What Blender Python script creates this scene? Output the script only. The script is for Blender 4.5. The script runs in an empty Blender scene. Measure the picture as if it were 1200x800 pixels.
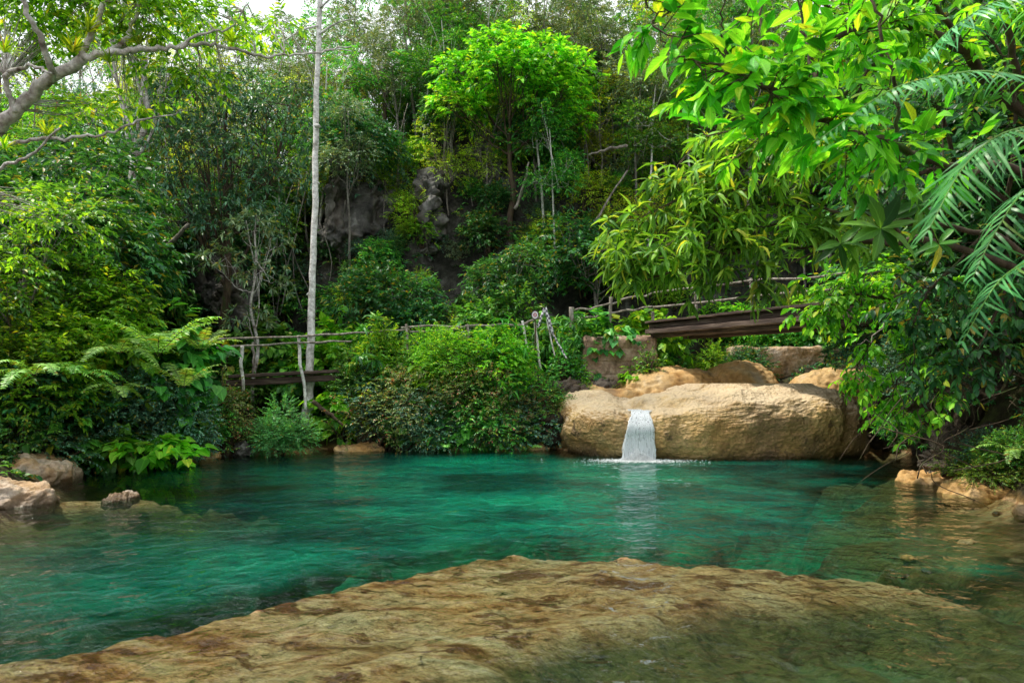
import bpy, math, random
import numpy as np
from mathutils import Vector, Matrix

random.seed(7)
RNG = np.random.default_rng(11)
C = bpy.context.scene.collection
EYE = 1.6          # camera height above the water
F = 800.0          # focal length in photo pixels
HORV = 450.0       # level of the horizon in the photo

def P(u, v, Y):
    "point of the place seen at photo pixel u,v at distance Y"
    return np.array([(u-600.0)/F*Y, Y, EYE+(HORV-v)/F*Y])

# ------------------------------------------------------------------ noise
_perm = np.random.default_rng(3).permutation(256)
_perm = np.concatenate([_perm, _perm, _perm])
_grad = np.random.default_rng(4).normal(size=(256, 3))
_grad /= np.linalg.norm(_grad, axis=1)[:, None]
def perlin(p):
    p = np.asarray(p, float)
    i = np.floor(p).astype(int); f = p-i
    w = f*f*f*(f*(f*6-15)+10)
    out = 0
    for dx in (0, 1):
        for dy in (0, 1):
            for dz in (0, 1):
                h = _perm[(_perm[(_perm[(i[..., 0]+dx) & 255]+i[..., 1]+dy) & 255]+i[..., 2]+dz) & 255]
                g = _grad[h]
                d = g[..., 0]*(f[..., 0]-dx)+g[..., 1]*(f[..., 1]-dy)+g[..., 2]*(f[..., 2]-dz)
                wx = w[..., 0] if dx else 1-w[..., 0]
                wy = w[..., 1] if dy else 1-w[..., 1]
                wz = w[..., 2] if dz else 1-w[..., 2]
                out = out+d*wx*wy*wz
    return out*1.6
def fbm(p, o=4, gain=.5):
    p = np.asarray(p, float); a = 1; s = 0
    for k in range(o):
        s = s+a*perlin(p*(2.03**k)+k*17.3); a *= gain
    return s
def fbm2(x, y, o=4, seed=0.0, gain=.5):
    return fbm(np.stack([x, y, np.full_like(x, seed)], -1), o, gain)
def unit(v):
    return v/np.maximum(np.linalg.norm(v, axis=-1, keepdims=True), 1e-9)
def sstep(a, b, x):
    t = np.clip((x-a)/(b-a), 0, 1); return t*t*(3-2*t)

# ------------------------------------------------------------------ mesh collecting
class MB:
    def __init__(s): s.v = []; s.f = []; s.m = []; s.n = 0; s.sm = []; s.co = []
    def add(s, v, faces, mat=0, smooth=False, co=None):
        v = np.asarray(v, float).reshape(-1, 3)
        for f in (faces if isinstance(faces, list) else [faces]):
            f = np.asarray(f, int)
            if len(f) == 0: continue
            s.f.append(f+s.n); s.m.append(np.full(len(f), mat)); s.sm.append(np.full(len(f), smooth))
        s.v.append(v); s.n += len(v); s.co.append(np.full((len(v), 2), -1.0) if co is None else co)
    def mesh(s, name, mats):
        me = bpy.data.meshes.new(name)
        V = np.concatenate(s.v); me.vertices.add(len(V)); me.vertices.foreach_set('co', V.ravel())
        tot = np.concatenate([np.full(len(f), f.shape[1]) for f in s.f])
        loops = np.concatenate([f.ravel() for f in s.f])
        me.loops.add(len(loops)); me.loops.foreach_set('vertex_index', loops.astype(np.int32))
        me.polygons.add(len(tot))
        st = np.concatenate([[0], np.cumsum(tot)[:-1]])
        me.polygons.foreach_set('loop_start', st.astype(np.int32))
        try: me.polygons.foreach_set('loop_total', tot.astype(np.int32))
        except Exception: pass
        me.polygons.foreach_set('material_index', np.concatenate(s.m).astype(np.int32))
        me.polygons.foreach_set('use_smooth', np.concatenate(s.sm).astype(bool))
        for m in mats: me.materials.append(m)
        if any(c[0, 0] >= -.2 for c in s.co if len(c)):
            cc = np.concatenate(s.co); at = me.attributes.new('leafco', 'FLOAT_VECTOR', 'POINT')
            at.data.foreach_set('vector', np.concatenate([cc, np.zeros((len(cc), 1))], 1).astype(np.float32).ravel())
        me.update(calc_edges=True); me.validate()
        return me

def link(name, me, parent=None, loc=(0, 0, 0), rot=(0, 0, 0), sc=1.0):
    o = bpy.data.objects.new(name, me); C.objects.link(o)
    o.location = loc; o.rotation_euler = rot
    o.scale = (sc, sc, sc) if np.isscalar(sc) else sc
    if parent is not None: o.parent = parent
    return o
def tag(o, label=None, cat=None, group=None, kind=None):
    if label: o['label'] = label
    if cat: o['category'] = cat
    if group: o['group'] = group
    if kind: o['kind'] = kind
    return o

def smooth_path(pts, n=6, jit=0.0, rng=RNG):
    pts = [np.asarray(p, float) for p in pts]
    if len(pts) == 2: pts = [pts[0], (pts[0]+pts[1])/2, pts[1]]
    q = [2*pts[0]-pts[1]]+pts+[2*pts[-1]-pts[-2]]
    out = []
    for i in range(1, len(q)-2):
        for k in range(n):
            t = k/n; a, b, c, d = q[i-1], q[i], q[i+1], q[i+2]
            out.append(.5*((2*b)+(-a+c)*t+(2*a-5*b+4*c-d)*t*t+(-a+3*b-3*c+d)*t**3))
    out.append(q[-2]); out = np.array(out)
    if jit: out[1:-1] += rng.normal(size=out[1:-1].shape)*jit
    return out
def tube(mb, pts, r, sides=7, mat=0, rough=0.0):
    pts = np.asarray(pts, float); n = len(pts)
    r = np.interp(np.linspace(0, 1, n), np.linspace(0, 1, len(np.atleast_1d(r))), np.atleast_1d(r))
    T = unit(np.gradient(pts, axis=0))
    ref = np.array([0, 1, 0.]) if abs(T[0][1]) < .9 else np.array([1, 0, 0.])
    rings = []
    a = ref
    for i in range(n):
        a = a-T[i]*np.dot(a, T[i]); a = a/max(np.linalg.norm(a), 1e-9); b = np.cross(T[i], a)
        th = np.arange(sides)/sides*2*np.pi
        rr = r[i]*(1+rough*RNG.normal(size=sides)) if rough else r[i]
        rings.append(pts[i]+(np.cos(th)*rr)[:, None]*a+(np.sin(th)*rr)[:, None]*b)
    V = np.concatenate(rings+[pts[:1], pts[-1:]])
    i = np.arange(n-1)[:, None]*sides; j = np.arange(sides)[None]; j2 = (j+1) % sides
    Q = np.stack([i+j, i+j2, i+sides+j2, i+sides+j], -1).reshape(-1, 4)
    js = np.arange(sides); c0 = n*sides
    T1 = np.stack([np.full(sides, c0), (js+1) % sides, js], -1)
    T2 = np.stack([np.full(sides, c0+1), js+(n-1)*sides, (js+1) % sides+(n-1)*sides], -1)
    mb.add(V, [Q, T1, T2], mat, True)

# leaf templates: (t along, s side, h up), faces
TM = {
 'tiny': (np.array([(0, 0, 0), (.45, -.5, .06), (.45, .5, .06), (1, 0, -.08)]), [np.array([(0, 1, 3), (0, 3, 2)])]),
 'ovate': (np.array([(0, 0, 0), (.18, -.34, .05), (.45, -.5, .04), (.76, -.3, -.03), (1, 0, -.16), (.76, .3, -.03), (.45, .5, .04), (.18, .34, .05), (.18, 0, 0), (.45, 0, -.02), (.76, 0, -.07)]),
   [np.array([(0, 1, 8), (0, 8, 7), (3, 4, 10), (10, 4, 5)]), np.array([(1, 2, 9, 8), (8, 9, 6, 7), (2, 3, 10, 9), (9, 10, 5, 6)])]),
 'lance': (np.array([(0, 0, 0), (.22, -.38, .03), (.5, -.5, -.02), (.8, -.28, -.16), (1, 0, -.3), (.8, .28, -.16), (.5, .5, -.02), (.22, .38, .03), (.22, 0, 0), (.5, 0, -.06), (.8, 0, -.19)]),
   [np.array([(0, 1, 8), (0, 8, 7), (3, 4, 10), (10, 4, 5)]), np.array([(1, 2, 9, 8), (8, 9, 6, 7), (2, 3, 10, 9), (9, 10, 5, 6)])]),
 'heart': (np.array([(0, 0, 0), (-.14, -.28, .02), (.12, -.52, .05), (.5, -.42, .02), (1, 0, -.15), (.5, .42, .02), (.12, .52, .05), (-.14, .28, .02), (.4, 0, -.05)]),
   [np.array([(0, 1, 2), (0, 2, 8), (2, 3, 8), (8, 3, 4), (8, 4, 5), (8, 5, 6), (0, 8, 6), (0, 6, 7)])]),
 'strip': (np.array([(0, -.3, 0), (0, .3, 0), (.35, -.5, .02), (.35, .5, .02), (.7, -.38, -.07), (.7, .38, -.07), (1, 0, -.22)]),
   [np.array([(0, 2, 3, 1), (2, 4, 5, 3)]), np.array([(4, 6, 5)])]),
}
def leafs(mb, Pp, D, N, L, W, tm, mat=0):
    V, FS = TM[tm]; k = len(V); n = len(Pp)
    if n == 0: return
    D = unit(D); S = unit(np.cross(D, N)); N2 = np.cross(S, D)
    L = np.broadcast_to(L, (n,))[:, None, None]; W = np.broadcast_to(W, (n,))[:, None, None]
    hr = RNG.uniform(.2, 2.3, (n, 1, 1)); tw = RNG.normal(size=(n, 1, 1))*.12; W = W*RNG.uniform(.8, 1.15, (n, 1, 1))
    t_ = V[None, :, 0:1]; s_ = V[None, :, 1:2]
    X = Pp[:, None]+D[:, None]*t_*L+S[:, None]*(s_*W+tw*t_*t_*L)+N2[:, None]*(V[None, :, 2:3]*hr)*L
    off = (np.arange(n)*k)[:, None, None]
    mb.add(X.reshape(-1, 3), [(f[None]+off).reshape(-1, f.shape[1]) for f in FS], mat, True, np.tile(V[:, :2], (n, 1)))
def twigs(mb, A, B, Cc, r, mat):
    "thin three sided twigs through A, B, C (n,3)"
    n = len(A); R = []
    for Q, rr in ((A, r), (B, r*.7), (Cc, r*.25)):
        T = unit(Cc-A); s = unit(np.cross(T, np.array([.3, .2, 1.]))); t = np.cross(T, s)
        for a in (0, 2.09, 4.19): R.append(Q+(s*math.cos(a)+t*math.sin(a))*rr)
    X = np.stack(R, 1)  # n,9,3
    f = []
    for ring in (0, 3):
        for j in range(3):
            j2 = (j+1) % 3; f.append((ring+j, ring+j2, ring+3+j2, ring+3+j))
    f = np.array(f); off = (np.arange(n)*9)[:, None, None]
    mb.add(X.reshape(-1, 3), (f[None]+off).reshape(-1, 4), mat, True)

def sprays(mb, Pp, dirs, ln, k, L, W, tm='tiny', style='alt', droop=.25, ldroop=.25, upb=1.0, rt=.004, ml=0, mw=1, rng=RNG, jit=.35, gap=.12):
    n = len(Pp); dirs = unit(dirs)
    ln = np.broadcast_to(ln, (n,))[:, None]
    up = np.array([0, 0, 1.])
    side = unit(np.cross(dirs, up+rng.normal(size=(n, 3))*.25))
    A = Pp; B = Pp+dirs*ln*.5-up*ln*droop*.25; Cc = Pp+dirs*ln-up*ln*droop
    if rt > 0: twigs(mb, A, B, Cc, rt, mw)
    ps, ds, ns, sc = [], [], [], []
    for j in range(k):
        if style == 'alt':
            t = gap+(1-gap)*(j+1)/k; s = 1 if j % 2 else -1
            last = (j == k-1)
            a = (rng.uniform(.6, 1.15, n) if not last else rng.normal(size=n)*.15)[:, None]
            pos = Pp+dirs*ln*t-up*ln*droop*t*t
            tang = unit(dirs-up*2*droop*t)
            d = tang*np.cos(a)+side*np.sin(a)*s-up*ldroop
        else:
            ph = (j/k*2*np.pi*1.0+rng.uniform(0, .6, n))[:, None]; up2 = np.cross(side, dirs)
            tier = j/k
            a = (rng.uniform(.75, 1.45, n))[:, None]
            pos = Cc-dirs*ln*(.22*rng.uniform(0, 1, (n, 1)))
            tang = unit(dirs-up*1.2*droop)
            d = tang*np.cos(a)+(side*np.cos(ph)+up2*np.sin(ph))*np.sin(a)-up*ldroop
        d = d+rng.normal(size=(n, 3))*jit*.3
        nn = up*upb+rng.normal(size=(n, 3))*jit+d*[0, 0, 0]
        ps.append(pos); ds.append(d); ns.append(nn); sc.append(rng.uniform(.65, 1.15, n))
    ps, ds, ns, sc = map(np.concatenate, (ps, ds, ns, sc))
    leafs(mb, ps, ds, ns, L*sc, W*sc, tm, ml)

def lobe_points(lobes, n, rng, shell=.55, low=-.6):
    vol = np.array([l[3]*l[4]*l[5] for l in lobes])**.67; pr = vol/vol.sum()
    idx = rng.choice(len(lobes), n, p=pr); Lb = np.array(lobes)[idx]
    d = unit(rng.normal(size=(n, 3))); bad = d[:, 2] < low; d[bad, 2] *= -1
    rr = (shell+(1-shell)*rng.uniform(0, 1, n)**.6)[:, None]
    rr = rr*(1+.25*perlin(Lb[:, :3]*3+d*1.7)[:, None])
    return Lb[:, :3]+d*rr*Lb[:, 3:6], d, idx

# ------------------------------------------------------------------ materials
def newmat(name):
    m = bpy.data.materials.new(name); m.use_nodes = True
    nt = m.node_tree; nt.nodes.clear()
    out = nt.nodes.new('ShaderNodeOutputMaterial')
    return m, nt, out
def nd(nt, typ, **kw):
    n = nt.nodes.new('ShaderNode'+typ)
    for k, v in kw.items():
        if k in n.inputs.keys(): n.inputs[k].default_value = v
        else: setattr(n, k, v)
    return n
def ramp(nt, fac, stops, interp='LINEAR'):
    r = nt.nodes.new('ShaderNodeValToRGB'); r.color_ramp.interpolation = interp
    e = r.color_ramp.elements
    while len(e) > len(stops): e.remove(e[-1])
    while len(e) < len(stops): e.new(.5)
    for x, (p, c) in zip(e, stops):
        x.position = p; x.color = (*c, 1) if len(c) == 3 else c
    if fac is not None: nt.links.new(fac, r.inputs[0])
    return r
def mixc(nt, fac, a, b, mode='MIX'):
    m = nt.nodes.new('ShaderNodeMix'); m.data_type = 'RGBA'; m.blend_type = mode
    def s(i, x):
        if hasattr(x, 'links') or hasattr(x, 'is_output'): nt.links.new(x, i)
        elif np.isscalar(x): i.default_value = x
        else: i.default_value = (*x, 1)
    s(m.inputs[0], fac); s(m.inputs[6], a); s(m.inputs[7], b)
    return m.outputs[2]
def math_(nt, op, a, b=None, c=None, clamp=False):
    m = nt.nodes.new('ShaderNodeMath'); m.operation = op; m.use_clamp = clamp
    for i, x in enumerate((a, b, c)):
        if x is None: continue
        if np.isscalar(x): m.inputs[i].default_value = x
        else: nt.links.new(x, m.inputs[i])
    return m.outputs[0]
def noise_(nt, scale, detail=4, rough=.55, vec=None, dist=0.0, sc3=None):
    n = nt.nodes.new('ShaderNodeTexNoise')
    n.inputs['Scale'].default_value = scale; n.inputs['Detail'].default_value = detail
    n.inputs['Roughness'].default_value = rough; n.inputs['Distortion'].default_value = dist
    if sc3 is not None:
        mp = nt.nodes.new('ShaderNodeMapping'); mp.inputs['Scale'].default_value = sc3
        if len(sc3) > 3: pass
        nt.links.new(vec, mp.inputs[0]); vec = mp.outputs[0]
    if vec is not None: nt.links.new(vec, n.inputs['Vector'])
    return n.outputs[0]

def leaf_mat(name, dark, mid, light, odd=(.25, .22, .03), oddf=.04, trans=.35, rough=.42, spec=.45):
    m, nt, out = newmat(name)
    g = nd(nt, 'NewGeometry'); oi = nd(nt, 'ObjectInfo')
    lc = nd(nt, 'Attribute'); lc.attribute_name = 'leafco'; ls = nd(nt, 'SeparateXYZ'); nt.links.new(lc.outputs['Vector'], ls.inputs[0])
    sa = math_(nt, 'ABSOLUTE', ls.outputs[1]); rib = ramp(nt, sa, [(.02, (1, 1, 1)), (.055, (0, 0, 0))]).outputs[0]
    sv = math_(nt, 'FRACT', math_(nt, 'MULTIPLY', math_(nt, 'SUBTRACT', ls.outputs[0], math_(nt, 'MULTIPLY', sa, .6)), 8.0)); svr = ramp(nt, sv, [(0, (.75, .75, .75)), (.18, (1, 1, 1)), (.85, (1.03, 1.03, 1.03)), (1, (.8, .8, .8))]).outputs[0]
    r = ramp(nt, g.outputs['Random Per Island'], [(0, dark), (.45, mid), (1-oddf-.03, light), (1-oddf+.0, odd)])
    nz = noise_(nt, 1.1, 2, vec=g.outputs['Position'])
    f = math_(nt, 'MULTIPLY_ADD', nz, 2.9, -.05)
    f2 = math_(nt, 'MULTIPLY_ADD', oi.outputs['Random'], .35, .92)
    f = math_(nt, 'MULTIPLY', f, f2)
    hs = nd(nt, 'HueSaturation'); hs.inputs['Saturation'].default_value = 1.0
    hv = math_(nt, 'MULTIPLY_ADD', oi.outputs['Random'], .04, .48)
    nt.links.new(hv, hs.inputs['Hue']); nt.links.new(f, hs.inputs['Value']); nt.links.new(r.outputs[0], hs.inputs['Color'])
    hc = mixc(nt, 1.0, hs.outputs[0], svr, 'MULTIPLY')
    hc = mixc(nt, math_(nt, 'MULTIPLY', rib, .55), hc, mixc(nt, 1.0, hs.outputs[0], (2.2, 1.9, 2.6), 'MULTIPLY'))
    bl = noise_(nt, 21, 3, .6, g.outputs['Position'])
    hc = mixc(nt, ramp(nt, bl, [(.66, (0, 0, 0)), (.72, (.8, .8, .8))]).outputs[0], hc, (.1, .07, .015))
    b = nd(nt, 'BsdfPrincipled'); b.inputs['Roughness'].default_value = rough
    b.inputs['Specular IOR Level'].default_value = spec
    nt.links.new(hc, b.inputs['Base Color'])
    t = nd(nt, 'BsdfTranslucent')
    tc = mixc(nt, 1.0, hc, (1.6, 1.35, .45), 'MULTIPLY')
    nt.links.new(tc, t.inputs[0])
    mx = nd(nt, 'MixShader'); mx.inputs[0].default_value = trans
    nt.links.new(b.outputs[0], mx.inputs[1]); nt.links.new(t.outputs[0], mx.inputs[2])
    nt.links.new(mx.outputs[0], out.inputs[0])
    return m
LM = {
 'dark': leaf_mat('dark_leaf', (.008, .04, .015), (.022, .11, .035), (.06, .22, .05)),
 'blue': leaf_mat('blue_green_leaf', (.014, .06, .035), (.04, .14, .085), (.14, .3, .19), trans=.22, spec=.6),
 'mid': leaf_mat('mid_leaf', (.012, .075, .015), (.045, .2, .03), (.13, .36, .045), odd=(.26, .3, .03)),
 'bright': leaf_mat('bright_leaf', (.025, .13, .012), (.1, .32, .02), (.25, .5, .045), odd=(.34, .42, .03), oddf=.03, trans=.5, spec=.28),
 'yellow': leaf_mat('yellow_leaf', (.09, .2, .012), (.24, .42, .02), (.42, .56, .04), oddf=.08, trans=.42),
 'dry': leaf_mat('dry_leaf', (.05, .045, .02), (.13, .1, .04), (.2, .16, .05), odd=(.3, .1, .04), oddf=.2),
 'pale': leaf_mat('pale_leaf', (.05, .12, .06), (.11, .2, .1), (.25, .33, .17), trans=.2, spec=.6),
 'palm': leaf_mat('palm_leaf', (.03, .16, .05), (.06, .27, .08), (.12, .4, .13), oddf=.02, trans=.3, rough=.38),
 'fern': leaf_mat('fern_leaf', (.07, .2, .03), (.15, .34, .06), (.28, .5, .11), oddf=.05),
 'fineg': leaf_mat('fine_leaf', (.03, .13, .035), (.06, .25, .07), (.13, .38, .1), oddf=.02),
 'lance': leaf_mat('lance_leaf', (.03, .1, .012), (.085, .22, .022), (.2, .37, .05), odd=(.36, .4, .05), oddf=.05, trans=.42, spec=.3),
 'olive': leaf_mat('olive_leaf', (.04, .08, .02), (.1, .17, .04), (.2, .25, .07), odd=(.28, .1, .05), oddf=.1),
 'moss': leaf_mat('moss_leaf', (.02, .06, .008), (.06, .14, .012), (.13, .24, .02), oddf=.06),
}
def bark_mat(name, a, b, c, scale=(6, 6, 3), moss=0.0, wave=True):
    m, nt, out = newmat(name)
    tc = nd(nt, 'TexCoord'); v = tc.outputs['Object']
    n1 = noise_(nt, 1.0, 5, .65, v, sc3=scale)
    r = ramp(nt, n1, [(.32, a), (.5, b), (.68, c)])
    n2 = noise_(nt, 1.0, 3, .6, v, sc3=tuple(k*3.5 for k in scale))
    col = mixc(nt, .55, r.outputs[0], ramp(nt, n2, [(.35, (.45, .45, .45)), (.62, (1.15, 1.15, 1.15))]).outputs[0], 'MULTIPLY')
    if moss:
        n3 = noise_(nt, 2.2, 4, .6, v)
        col = mixc(nt, ramp(nt, n3, [(.62-moss*.3, (0, 0, 0)), (.72-moss*.3, (1, 1, 1))]).outputs[0], col, (.05, .09, .015))
    b_ = nd(nt, 'BsdfPrincipled', Roughness=.85); nt.links.new(col, b_.inputs['Base Color'])
    bp = nd(nt, 'Bump', Strength=.6, Distance=.02); nt.links.new(n2, bp.inputs['Height']); nt.links.new(bp.outputs[0], b_.inputs['Normal'])
    nt.links.new(b_.outputs[0], out.inputs[0]); return m
BM = {
 'white': bark_mat('white_bark', (.2, .19, .15), (.68, .66, .62), (.86, .85, .82), (4, 4, 5)),
 'mott': bark_mat('mottled_bark', (.13, .085, .06), (.52, .48, .44), (.8, .78, .76), (6, 6, 6)),
 'grey': bark_mat('grey_bark', (.08, .07, .06), (.2, .18, .155), (.36, .33, .3), (5, 5, 2)),
 'brown': bark_mat('brown_bark', (.03, .018, .01), (.07, .045, .025), (.14, .1, .06), (6, 6, 2), moss=.2),
 'pole': bark_mat('weathered_pole', (.1, .085, .065), (.26, .225, .185), (.46, .42, .37), (12, 12, 4)),
 'twig': bark_mat('dark_twig', (.03, .02, .012), (.075, .055, .03), (.13, .1, .06), (20, 20, 20)),
 'board': bark_mat('old_board', (.022, .013, .01), (.075, .046, .034), (.2, .145, .115), (1.2, 1.2, 26)),
}

def rock_mat(name, stops, scale=1.2, wet=True, bump=.5, moss=0.0, fine=14, pock=True, rough=.75):
    m, nt, out = newmat(name)
    g = nd(nt, 'NewGeometry'); pos = g.outputs['Position']
    n1 = noise_(nt, scale, 6, .62, pos, .4)
    col = ramp(nt, n1, stops).outputs[0]
    n2 = noise_(nt, fine, 5, .7, pos)
    col = mixc(nt, .7, col, ramp(nt, n2, [(.33, (.5, .45, .42)), (.5, (.95, .93, .9)), (.7, (1.2, 1.18, 1.12))]).outputs[0], 'MULTIPLY')
    n4 = noise_(nt, scale*.6, 3, .6, pos, sc3=(1.5, 1.5, .35))
    col = mixc(nt, ramp(nt, n4, [(.5, (0, 0, 0)), (.68, (.6, .6, .6))]).outputs[0], col, (.16, .13, .1))
    sp = nd(nt, 'SeparateXYZ'); nt.links.new(pos, sp.inputs[0])
    if name == 'travertine':
        n5 = noise_(nt, .75, 4, .6, pos)
        col = mixc(nt, ramp(nt, n5, [(.45, (0, 0, 0)), (.6, (.75, .75, .75))]).outputs[0], col, mixc(nt, 1.0, col, (.8, .82, .98), 'MULTIPLY'))
        n6 = noise_(nt, 3.2, 3, .6, pos)
        col = mixc(nt, ramp(nt, n6, [(.3, (.8, .8, .8)), (.38, (0, 0, 0))]).outputs[0], col, (.1, .06, .03))
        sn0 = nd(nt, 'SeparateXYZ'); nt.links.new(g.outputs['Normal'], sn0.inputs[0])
        col = mixc(nt, ramp(nt, sn0.outputs[2], [(.45, (0, 0, 0)), (.9, (.7, .7, .7))]).outputs[0], col, (.74, .6, .4))  # upward faces painted paler, imitating strong light on the boulder top
    if moss:
        sn = nd(nt, 'SeparateXYZ'); nt.links.new(g.outputs['Normal'], sn.inputs[0])
        n3 = noise_(nt, 1.6, 5, .6, pos)
        mm = math_(nt, 'MULTIPLY_ADD', sn.outputs[2], .25, math_(nt, 'ADD', n3, moss-.5))
        col = mixc(nt, ramp(nt, mm, [(.48, (0, 0, 0)), (.6, (1, 1, 1))]).outputs[0], col, (.045, .075, .012))
    rg = rough
    b = nd(nt, 'BsdfPrincipled'); b.inputs['Roughness'].default_value = rough
    if wet:
        zz = math_(nt, 'MULTIPLY_ADD', n1, .25, sp.outputs[2])
        w = ramp(nt, zz, [(.14, (1, 1, 1)), (.3, (0, 0, 0))]).outputs[0]
        col = mixc(nt, w, col, mixc(nt, 1.0, col, (.3, .28, .24), 'MULTIPLY'))
        rr = math_(nt, 'MULTIPLY_ADD', w, -.35, rough); nt.links.new(rr, b.inputs['Roughness'])
    nt.links.new(col, b.inputs['Base Color'])
    h = n2
    if pock:
        vo = nd(nt, 'TexVoronoi'); vo.inputs['Scale'].default_value = fine*.9; nt.links.new(pos, vo.inputs['Vector'])
        h = math_(nt, 'MULTIPLY_ADD', vo.outputs[0], .7, n2)
    bp = nd(nt, 'Bump', Strength=bump, Distance=.05); nt.links.new(h, bp.inputs['Height']); nt.links.new(bp.outputs[0], b.inputs['Normal'])
    nt.links.new(b.outputs[0], out.inputs[0]); return m
RM = {
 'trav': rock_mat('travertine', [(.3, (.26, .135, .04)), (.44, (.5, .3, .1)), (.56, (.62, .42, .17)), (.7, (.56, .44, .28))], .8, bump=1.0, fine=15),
 'trav2': rock_mat('smooth_travertine', [(.3, (.3, .15, .04)), (.45, (.47, .27, .09)), (.6, (.56, .38, .17)), (.75, (.6, .48, .32))], 1.3, bump=.3, fine=9, pock=False, wet=False),
 'pink': rock_mat('pink_rock', [(.3, (.32, .17, .06)), (.45, (.46, .3, .16)), (.58, (.55, .43, .32)), (.75, (.6, .53, .46))], 2.2, bump=.9, fine=12),
 'grey': rock_mat('grey_limestone', [(.36, (.018, .018, .016)), (.47, (.07, .068, .062)), (.58, (.13, .128, .12)), (.72, (.34, .335, .32))], 1.7, wet=False, bump=1.0, moss=.03, fine=5, pock=False),
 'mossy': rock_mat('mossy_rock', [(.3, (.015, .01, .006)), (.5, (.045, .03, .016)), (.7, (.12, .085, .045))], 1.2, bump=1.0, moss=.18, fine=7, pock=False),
 'concrete': rock_mat('old_concrete', [(.32, (.13, .075, .045)), (.48, (.36, .24, .16)), (.62, (.5, .37, .28)), (.75, (.56, .48, .42))], 1.8, wet=False, bump=.7, fine=9, moss=.0),
}

# ------------------------------------------------------------------ terrain
SHORE = np.array([(-9, -6), (-7.6, 3), (-6.2, 7.2), (-6.6, 8.8), (-7.6, 11.3), (-8.4, 13.4), (-7.4, 14.6), (-6.2, 15.7), (-4.6, 16.8), (-2.1, 17.0), (.8, 17.3), (1.5, 16.2), (7.8, 16.3),
  (8.9, 16.6), (9.1, 15.2), (8.3, 13), (7.2, 11.4), (6.9, 9.6), (6.4, 8.2), (6.6, 6), (8, 2), (9, -6)])
def sdf(x, y):
    d = np.full(x.shape, 1e9); ins = np.zeros(x.shape, bool); n = len(SHORE)
    for i in range(n):
        a = SHORE[i]; b = SHORE[(i+1) % n]; e = b-a
        t = np.clip(((x-a[0])*e[0]+(y-a[1])*e[1])/(e@e), 0, 1)
        d = np.minimum(d, np.hypot(x-a[0]-t*e[0], y-a[1]-t*e[1]))
        c = ((a[1] > y) != (b[1] > y)) & (x < (b[0]-a[0])*(y-a[1])/(b[1]-a[1]+1e-12)+a[0])
        ins ^= c
    return np.where(ins, -d, d)
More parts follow.
